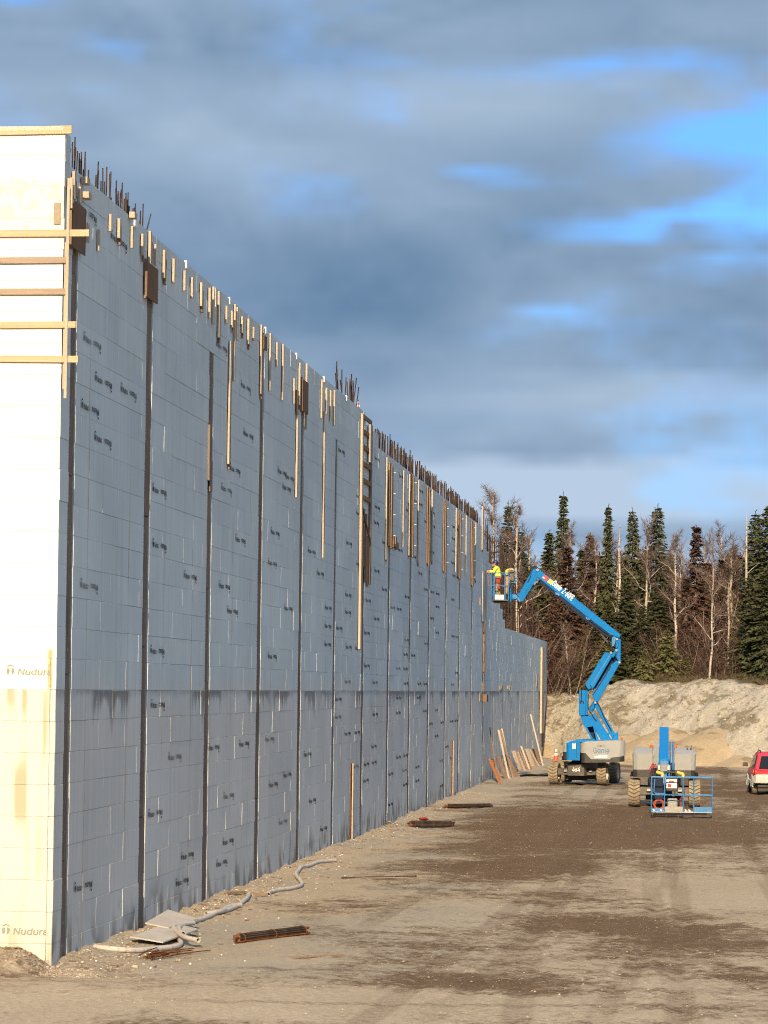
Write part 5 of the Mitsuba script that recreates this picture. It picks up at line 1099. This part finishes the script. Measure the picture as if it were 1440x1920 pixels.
def blades(P, D, L, Wd, rng, flat=0.0):
    """thin two-triangle leaves at P along D; flat: how far they keep level"""
    D = D / (np.linalg.norm(D, axis=1, keepdims=True) + 1e-9)
    R = rng.normal(size=P.shape); R[:, 2] *= (1 - flat)
    S = np.cross(D, R); S = np.cross(D, S) * 0 + S; S /= np.linalg.norm(S, axis=1, keepdims=True) + 1e-9
    if flat:
        Up = np.array([0, 0, 1.0]) + 0.5 * rng.normal(size=P.shape); S = np.cross(D, Up); S /= np.linalg.norm(S, axis=1, keepdims=True) + 1e-9
    L = L[:, None]; Wd = Wd[:, None]
    a, b, c, d = P - D * L * 0.2, P + D * L * 0.35 + S * Wd, P + D * L * 0.8, P + D * L * 0.30 - S * Wd
    n = len(P); v = np.stack([a, b, c, d], 1).reshape(-1, 3); i = np.arange(n)[:, None] * 4
    return v, np.vstack([i + [0, 1, 2], i + [0, 2, 3]])

def spruce(h, r, seed, lo=0.02, thin=0.0, ragged=0.25, top=1.0, fine=1.0):
    """(trunk, crown): whorls of drooping branches hung with needle sprays"""
    rng = np.random.default_rng(seed); P, D, L, Wd, br = [], [], [], [], []
    z = lo * h; ph = rng.random() * 6
    lean = 0.012 * rng.normal(size=2)
    gap = [(rng.random() * 6.28, rng.random() * h, 0.6 + 1.2 * rng.random()) for _ in range(11)]
    while z < h * 0.985:
        t = z / h; step = 0.16 + 0.12 * (1 - t)
        R = r * ((1 - t) ** 0.72 * 0.95 + 0.035) * (1 + 0.18 * math.sin(z * 2.1 + seed) + 0.16 * math.sin(z * 5.3 + 2 * seed)) 
        if t > 0.55: R *= top
        n = int(5 + 4 * (1 - t) + rng.random() * 2)
        for i in range(n):
            ph += 2.4 + 0.3 * rng.normal()
            Lb = R * (1 - ragged + 2 * ragged * rng.random())
            if rng.random() < thin: continue
            if any(abs((ph - g + 3.14) % 6.28 - 3.14) < 0.5 and abs(z - gz_) < gw * 0.5 for g, gz_, gw in gap): Lb *= 0.45
            up = 0.60 * t - 0.34 + 0.1 * rng.normal()
            d = np.array([math.cos(ph), math.sin(ph), up]); side = np.array([-math.sin(ph), math.cos(ph), 0])
            base = np.array([lean[0] * z, lean[1] * z, z])
            if Lb > 0.5: br.append(np.array([base, base + d * Lb * 0.55 + [0, 0, -0.06 * Lb], base + d * Lb * 0.95 + [0, 0, -0.18 * Lb]]))
            m = max(3, int(Lb / 0.13 * fine))
            for j in range(m):
                u = (j + 0.3 + 0.6 * rng.random()) / m
                if u < 0.12 and Lb > 0.6: continue
                q = base + d * Lb * u + np.array([0, 0, -0.20 * Lb * u * u])
                wj = (0.34 * Lb * (1.1 - u) + 0.06)
                for s in (-1, 0, 1, 0) if rng.random() < 0.6 else (-1, 1, 0):
                    o = side * s * wj * rng.random() + rng.normal(size=3) * 0.035
                    P.append(q + o); D.append(d * 0.8 + side * s * (0.55 + 0.3 * rng.random()) + np.array([0, 0, -0.28 - 0.35 * (s == 0) * rng.random()]))
                    L.append((0.26 + 0.24 * rng.random()) * (0.65 + 0.45 * (1 - t))); Wd.append(0.05 + 0.045 * rng.random())
        z += step * (0.8 + 0.4 * rng.random())
    for j in range(7):
        P.append([lean[0] * h, lean[1] * h, h - 0.07 * j]); D.append([rng.normal() * 0.5, rng.normal() * 0.5, 0.9]); L.append(0.28); Wd.append(0.035)
    zz = np.linspace(-0.6, h, 12); tk = tube(np.c_[lean[0] * np.maximum(zz, 0), lean[1] * np.maximum(zz, 0), zz], 0.013 * h * (1 - np.clip(zz / h, 0, 1)) ** 0.9 + 0.012, 7)
    limbs_ = cat([tube(b, [0.024, 0.014, 0.006], 3, False) for b in br]) if br else None
    return (cat([tk, limbs_]) if limbs_ is not None else tk), blades(np.array(P), np.array(D), np.array(L), np.array(Wd), rng, flat=0.6)

def ribbons(segs, rng):
    """thin twigs: each (a, b, width) as two crossed slivers"""
    A = np.array([s[0] for s in segs]); Bq = np.array([s[1] for s in segs]); w = np.array([s[2] for s in segs])[:, None]
    d = Bq - A; r1 = np.cross(d, rng.normal(size=A.shape)); r1 /= np.linalg.norm(r1, axis=1, keepdims=True) + 1e-9
    r2 = np.cross(d, r1); r2 /= np.linalg.norm(r2, axis=1, keepdims=True) + 1e-9
    n = len(A); v = np.stack([A + r1 * w, A - r1 * w, Bq, A + r2 * w, A - r2 * w, Bq], 1).reshape(-1, 3); i = np.arange(n)[:, None] * 6
    return v, np.vstack([i + [0, 1, 2], i + [3, 4, 5]])

def bare(h, seed, spread=1.0, twigs=True, limbs0=0.32, n=15, thick=0.011, lean=(0, 0), kinks=0.05):
    rng = np.random.default_rng(seed); zz = np.linspace(-0.5, h, 14); t = np.clip(zz / h, 0, 1)
    w = np.cumsum(rng.normal(size=(14, 2)), 0) * kinks; w -= w[1]; ax = np.c_[w + np.outer(t ** 1.2, lean) * h, zz]
    tk = [tube(ax, thick * h * (1 - t) ** 0.75 + 0.014, 7)]; segs = []
    at_ = lambda u: np.array([np.interp(u * h, zz, ax[:, k]) for k in range(3)])
    for i in range(n):
        u = limbs0 + (0.97 - limbs0) * (i + rng.random()) / n; p = at_(u); a = rng.random() * 6.28
        Lm = spread * h * 0.22 * (1.15 - u) ** 0.7 * (0.6 + 0.8 * rng.random()); el = 0.25 + 0.9 * u + 0.25 * rng.normal()
        d = np.array([math.cos(a) * math.cos(el), math.sin(a) * math.cos(el), math.sin(el)]); pts = [p]; q = p.copy()
        for j in range(5):
            d = d + 0.22 * rng.normal(size=3) + np.array([0, 0, 0.05]); d /= np.linalg.norm(d); q = q + d * Lm / 5; pts.append(q.copy())
            if twigs:
                for _ in range(4):
                    e = d + 0.75 * rng.normal(size=3) + [0, 0, 0.25]; e /= np.linalg.norm(e); l2 = Lm * (0.18 + 0.25 * rng.random()); b = q + e * l2; segs.append((q.copy(), b, 0.013))
                    for _ in range(5):
                        g = e + 0.7 * rng.normal(size=3) + [0, 0, 0.2]; g /= np.linalg.norm(g); s0 = q + e * l2 * rng.random(); segs.append((s0, s0 + g * (0.22 + 0.4 * rng.random()), 0.010))
        tk.append(tube(pts, np.linspace(0.0042 * h * (1.2 - u) + 0.006, 0.006, 6), 5, False))
    return cat(tk), (ribbons(segs, rng) if segs else None)

def thicket(h, w, seed, n=34):
    """many-stemmed bare shrub: (stems, twigs)"""
    rng = np.random.default_rng(seed); st, segs = [], []
    for i in range(n):
        a = rng.random() * 6.28; b = np.array([math.cos(a), math.sin(a), 0]) * rng.random() * w * 0.55
        d = np.array([math.cos(a) * 0.35, math.sin(a) * 0.35, 1.0]) + 0.15 * rng.normal(size=3); d /= np.linalg.norm(d); q = b - [0, 0, 0.3]; pts = [q]; Ls = h * (0.55 + 0.5 * rng.random())
        for j in range(6):
            d = d + 0.12 * rng.normal(size=3); d /= np.linalg.norm(d); q = q + d * Ls / 6; pts.append(q.copy())
            for _ in range(9):
                e = d + 0.8 * rng.normal(size=3); e /= np.linalg.norm(e); l = 0.25 + 0.45 * rng.random(); c = q - d * rng.random() * Ls / 6; segs.append((c, c + e * l, 0.008))
                for _ in range(3):
                    g = e + 0.8 * rng.normal(size=3); g /= np.linalg.norm(g); c2 = c + e * l * rng.random(); segs.append((c2, c2 + g * (0.12 + 0.25 * rng.random()), 0.0065))
        st.append(tube(pts, np.linspace(0.022, 0.006, 7), 4, False))
    return cat(st), ribbons(segs, rng)

def group_(name, m, mat, smooth=False):
    """a shape that several trees share"""
    scene[name] = {'type': 'shapegroup', 'shape': mikit.ply(m, mat, smooth=smooth)}
    return name
PROTO = {}
def proto(kind, i, tr_, cr, tm, cm):
    PROTO.setdefault(kind, []).append((group_(f'group_{kind}_{i}_trunk', tr_, tm, 40), group_(f'group_{kind}_{i}_crown', cr, cm) if cr is not None else None))
H0 = 12.0
for i, (r, top, rg_) in enumerate(((1.75, 0.8, 0.28), (2.1, 1.0, 0.22), (1.6, 0.65, 0.35), (2.3, 1.0, 0.25))):
    a, b = spruce(H0, r, 20 + i, 0.02, 0.06, rg_, top); proto('spruce', i, a, b, 'm_bark', 'm_spruce')
for i in range(2):
    a, b = spruce(4.6, 1.75, 40 + i, 0.02, 0.03, 0.2, 1.0, 1.2); proto('young', i, a, b, 'm_bark', 'm_spruce_light')
for i in range(3):
    a, b = spruce(H0, 1.5 + 0.2 * i, 50 + i, 0.10, 0.22, 0.35, 0.9, 0.8); proto('dead', i, a, b, 'm_bark_grey', 'm_dead')
for i in range(4):
    a, b = bare(H0, 60 + i, 0.9 + 0.15 * i, True, 0.28, 20); proto('birch', i, a, b, 'm_birch', 'm_twig')
a, b = bare(H0, 71, 0.55, False, 0.25, 14, 0.012); proto('snag', 0, a, b, 'm_birch', 'm_twig')
a, b = bare(H0, 75, 1.0, True, 0.2, 22, 0.011, (0.10, 0.0)); proto('leaning', 0, a, b, 'm_birch', 'm_twig')
for i in range(3):
    a, b = thicket(4.5, 2.4, 80 + i); proto('thicket', i, a, b, 'm_bark_grey', 'm_twig_red')
CATN = {'spruce': 'spruce_tree', 'young': 'young_spruce', 'dead': 'dead_spruce', 'birch': 'birch_tree', 'snag': 'bare_snag', 'leaning': 'birch_tree', 'thicket': 'shrub'}
BASE_H = {'spruce': H0, 'dead': H0, 'birch': H0, 'snag': H0, 'leaning': H0, 'young': 4.6, 'thicket': 4.5}
tcount = {}
def tree(kind, x, y, ztop, label, group=None, wide=1.0, turn=None, pick=None):
    i = tcount.get(kind, 0); tcount[kind] = i + 1; pr = PROTO[kind][(i if pick is None else pick) % len(PROTO[kind])]
    zb_ = float(bank_height(x, y)) - 0.1; s = (ztop - zb_) / BASE_H[kind]
    M = T().translate([x, y, zb_]).rotate([0, 0, 1], (i * 137.5) % 360 if turn is None else turn).scale([s * wide, s * wide, s])
    k = thing(CATN[kind], label, 'shrub' if kind == 'thicket' else 'tree', group)
    for nm, g in (('trunk', pr[0]), ('crown', pr[1])):
        if g: scene[numbered(k + '__' + nm)] = {'type': 'instance', 'to_world': M, 'shape': {'type': 'ref', 'id': g}}
    return k
# the trees one can tell apart, left to right
tree('birch', -3.88, 168, 16.6, 'leafless birch with pale twigs rising highest just past the end of the high wall')
tree('spruce', -3.35, 176, 16.2, 'dark spruce, leftmost of the spruces, beside the tall leafless birch', wide=0.85)
tree('birch', -2.0, 166, 15.6, 'leafless birch between the leftmost spruce and the basket')
tree('spruce', -2.27, 171, 14.3, 'shorter dark spruce right of the leftmost one, above the basket', wide=1.05)
tree('spruce', -0.42, 178, 14.5, 'broad spruce left of the tallest spruce, behind the boom', wide=1.1)
tree('spruce', 0.59, 172, 16.7, 'tallest slender spruce, standing above the top of the boom', wide=0.8, pick=0)
tree('birch', 1.2, 170, 14.0, 'leafless birch just right of the tallest spruce')
tree('dead', 2.23, 175, 14.2, 'rusty brown dead spruce between the tallest spruce and the next green one')
tree('spruce', 3.38, 170, 15.8, 'narrow dark spruce with a pointed tip, second tall one right of the boom top', wide=0.75, pick=2)
tree('snag', 4.2, 168.5, 14.6, 'bare forked snag left of the pair of tall spruces')
tree('spruce', 4.88, 176, 15.9, 'spruce with a thin bare top, left of the dark pointed pair', wide=0.7)
tree('birch', 5.9, 169, 14.4, 'white stemmed birch in front of the dark spruce at the middle of the stand')
tree('spruce', 6.39, 171, 15.9, 'dark spruce with a ragged dense top at the middle of the stand', wide=0.9, pick=1)
tree('birch', 7.73, 165, 13.8, 'crooked pale birch right of the middle spruce, in front of red brown brush', pick=1)
tree('dead', 8.97, 173, 14.7, 'dead spruce with rusty branches below a green tip', wide=1.1)
tree('birch', 9.86, 162, 12.7, 'white birch trunk at the front of the stand, on the crest of the bank', wide=0.8, pick=3)
tree('birch', 10.5, 178, 14.5, 'round topped leafless birch seen against the sky right of the dead spruce', wide=1.2)
tree('spruce', 11.2, 182, 13.5, 'small spruce against the sky, left of the twin beside it', wide=0.7)
tree('spruce', 11.7, 184, 13.2, 'smallest spruce on the skyline, beside its taller twin', wide=0.7)
tree('snag', 12.13, 166, 15.2, 'tall white dead snag left of the big spruces at the right edge', pick=0)
tree('spruce', 12.85, 172, 15.6, 'tall pointed spruce left of the one at the right edge', wide=0.85)
tree('spruce', 13.6, 167.5, 16.0, 'big spruce cut by the right edge of the picture', wide=1.1, pick=3)
tree('leaning', 1.45, 163.2, 8.2, 'leaning birch with a grey trunk just past the end of the low wall', turn=165)
tree('snag', 11.0, 165, 10.8, 'thin leaning white stem right of the white birch trunk', turn=40)
tree('young', 7.36, 162.5, 7.8, 'yellowish young spruce on the bank crest left of the white birch trunk', wide=1.0)
tree('young', 5.98, 161.5, 6.6, 'low young spruce left of the yellowish one')
tree('young', 3.4, 163.5, 6.9, 'young spruce behind the raised lift, right of its arms', wide=1.2)
tree('young', 2.1, 164, 6.4, 'young spruce showing left of the raised arms of the lift', wide=1.1)
tree('young', 8.5, 163.5, 6.2, 'young spruce between the yellowish one and the white birch trunk', wide=1.1)
tree('spruce', 12.3, 163, 11.2, 'full green spruce at the right, branches down to the bank', wide=1.25, pick=3)
tree('spruce', 13.4, 161, 11.6, 'full dark spruce in front of the big one at the right edge', wide=1.3, pick=1)
tree('spruce', 4.7, 166.5, 11.0, 'dark green spruce right of the upper arms of the raised lift', wide=1.25, pick=3)
tree('spruce', 3.6, 166.2, 9.6, 'dense green spruce directly behind the elbow of the raised lift', wide=1.3, pick=1)
tree('dead', 0.3, 165, 10.4, 'red brown dead spruce above the low far wall', wide=1.1)
tree('dead', 8.5, 167.5, 11.2, 'wide red brown dead spruce between two pale birches', wide=1.3)
tree('dead', 10.5, 167.5, 10.6, 'red brown dead spruce behind the white birch trunk', wide=1.25)
tree('spruce', 2.7, 165.5, 8.6, 'green spruce at the forest edge left of the upper arms of the lift', wide=1.5, pick=3)
tree('spruce', 5.6, 165, 9.4, 'bushy green spruce at the forest edge below the white stemmed birch', wide=1.5, pick=1)
tree('spruce', 6.7, 166.5, 10.8, 'green spruce at the forest edge left of the crooked birch', wide=1.35, pick=3)
tree('spruce', 4.3, 163.8, 7.6, 'low wide green spruce on the bank crest right of the lift arms', wide=1.7, pick=3)
tree('spruce', 14.9, 163, 11.5, 'spruce at the forest edge beyond the right edge of the picture', wide=1.3, pick=1)
# the rest stand half hidden behind them
rt = np.random.default_rng(77)
def filler(kind, xs_, y0, y1, z0, z1, label, group, wide=1.15):
    for x in xs_: tree(kind, x + 0.35 * rt.normal(), y0 + (y1 - y0) * rt.random(), z0 + (z1 - z0) * rt.random(), label, group, wide * (0.9 + 0.25 * rt.random()))
filler('spruce', (-8.5, -6.5, -5, -2.9, -1.2, 0.4, 2.0, 3.0, 5.6, 7.2, 8.0, 9.6, 12.0, 14.2, 15.8, 17.5, 19.5), 182, 198, 11.8, 13.8, 'dark spruce half hidden in the back of the stand', 'spruces at the back of the stand', 1.3)
filler('spruce', (-3.0, -0.9, 1.6, 5.7, 6.9, 15.2, 16.8, 18.8), 170, 178, 9.0, 11.8, 'green spruce half hidden in the middle of the stand', 'spruces in the middle of the stand', 1.3)
filler('dead', (-2.6, -1.4, 1.0, 1.9, 6.8, 7.5, 9.6, 11.3, 12.0, 15, 17), 168, 178, 10.0, 13.2, 'brown dead spruce half hidden among the others', 'dead spruces in the stand', 1.25)
filler('birch', (-1.0, 2.7, 6.9, 8.9, 9.3, 11.4, 12.6, 14.7, 16.2, 18.2), 170, 182, 11.5, 14.2, 'leafless birch half hidden in the stand', 'leafless birches in the stand', 1.0)
filler('dead', (-0.3, 2.6, 4.1, 7.3, 9.9, 12.2), 176, 184, 12.0, 13.6, 'tall brown dead spruce far back between the green spires', 'tall dead spruces at the back of the stand', 1.35)
filler('spruce', (-1.5, 1.9, 4.2, 5.6, 8.0, 10.2), 178, 186, 12.2, 13.8, 'tall dark spruce far back between the front spires', 'tall spruces at the back of the stand', 1.15)
filler('birch', (-4.6, -0.2, 1.6, 2.9, 3.9, 5.3, 7.0, 8.2, 9.7, 10.9, 12.4, 13.9), 174, 188, 12.6, 14.6, 'leafless birch with a hazy brown crown at the back of the stand', 'leafless birches at the back of the stand', 1.35)
filler('thicket', (-1.8, -0.6, 0.4, 1.1, 7.4, 7.9, 8.8, 9.3, 10.3, 10.8, 11.3, 14.4, 15.9, 17.6), 163.5, 167, 6.8, 8.8, 'red brown leafless shrub in the brush along the forest edge', 'shrubs along the forest edge', 1.25)
filler('thicket', (-0.5, 0.5, 1.6, 3.0, 6.9, 8.2, 9.4, 10.9, 12.2, 13.6), 168, 173, 8.5, 11.0, 'tall red brown leafless shrub deeper in the stand', 'tall shrubs in the stand', 1.3)
# dead grass and brush on the forest floor
def brush():
    rg = np.random.default_rng(90); n = 9000
    x = -6 + rg.random(n) * 26; d = 13.5 + rg.random(n) ** 1.5 * 16; y = np.interp(x, BX, BY) + d; z = bank_height(x, y)
    P = np.c_[x, y, z]; D = np.c_[rg.normal(size=n) * 0.35, rg.normal(size=n) * 0.35, np.ones(n)]
    return ribbons([(p - [0, 0, 0.05], p + q * l, 0.014) for p, q, l in zip(P, D, 0.25 + 0.6 * rg.random(n))], rg)
twosided_leaf('m_brush', (0.06, 0.05, 0.032), (0.15, 0.12, 0.075))
tag(put('undergrowth', brush(), 'm_brush'), 'dry grass and brush on the forest floor behind the bank crest', 'undergrowth', kind='stuff')
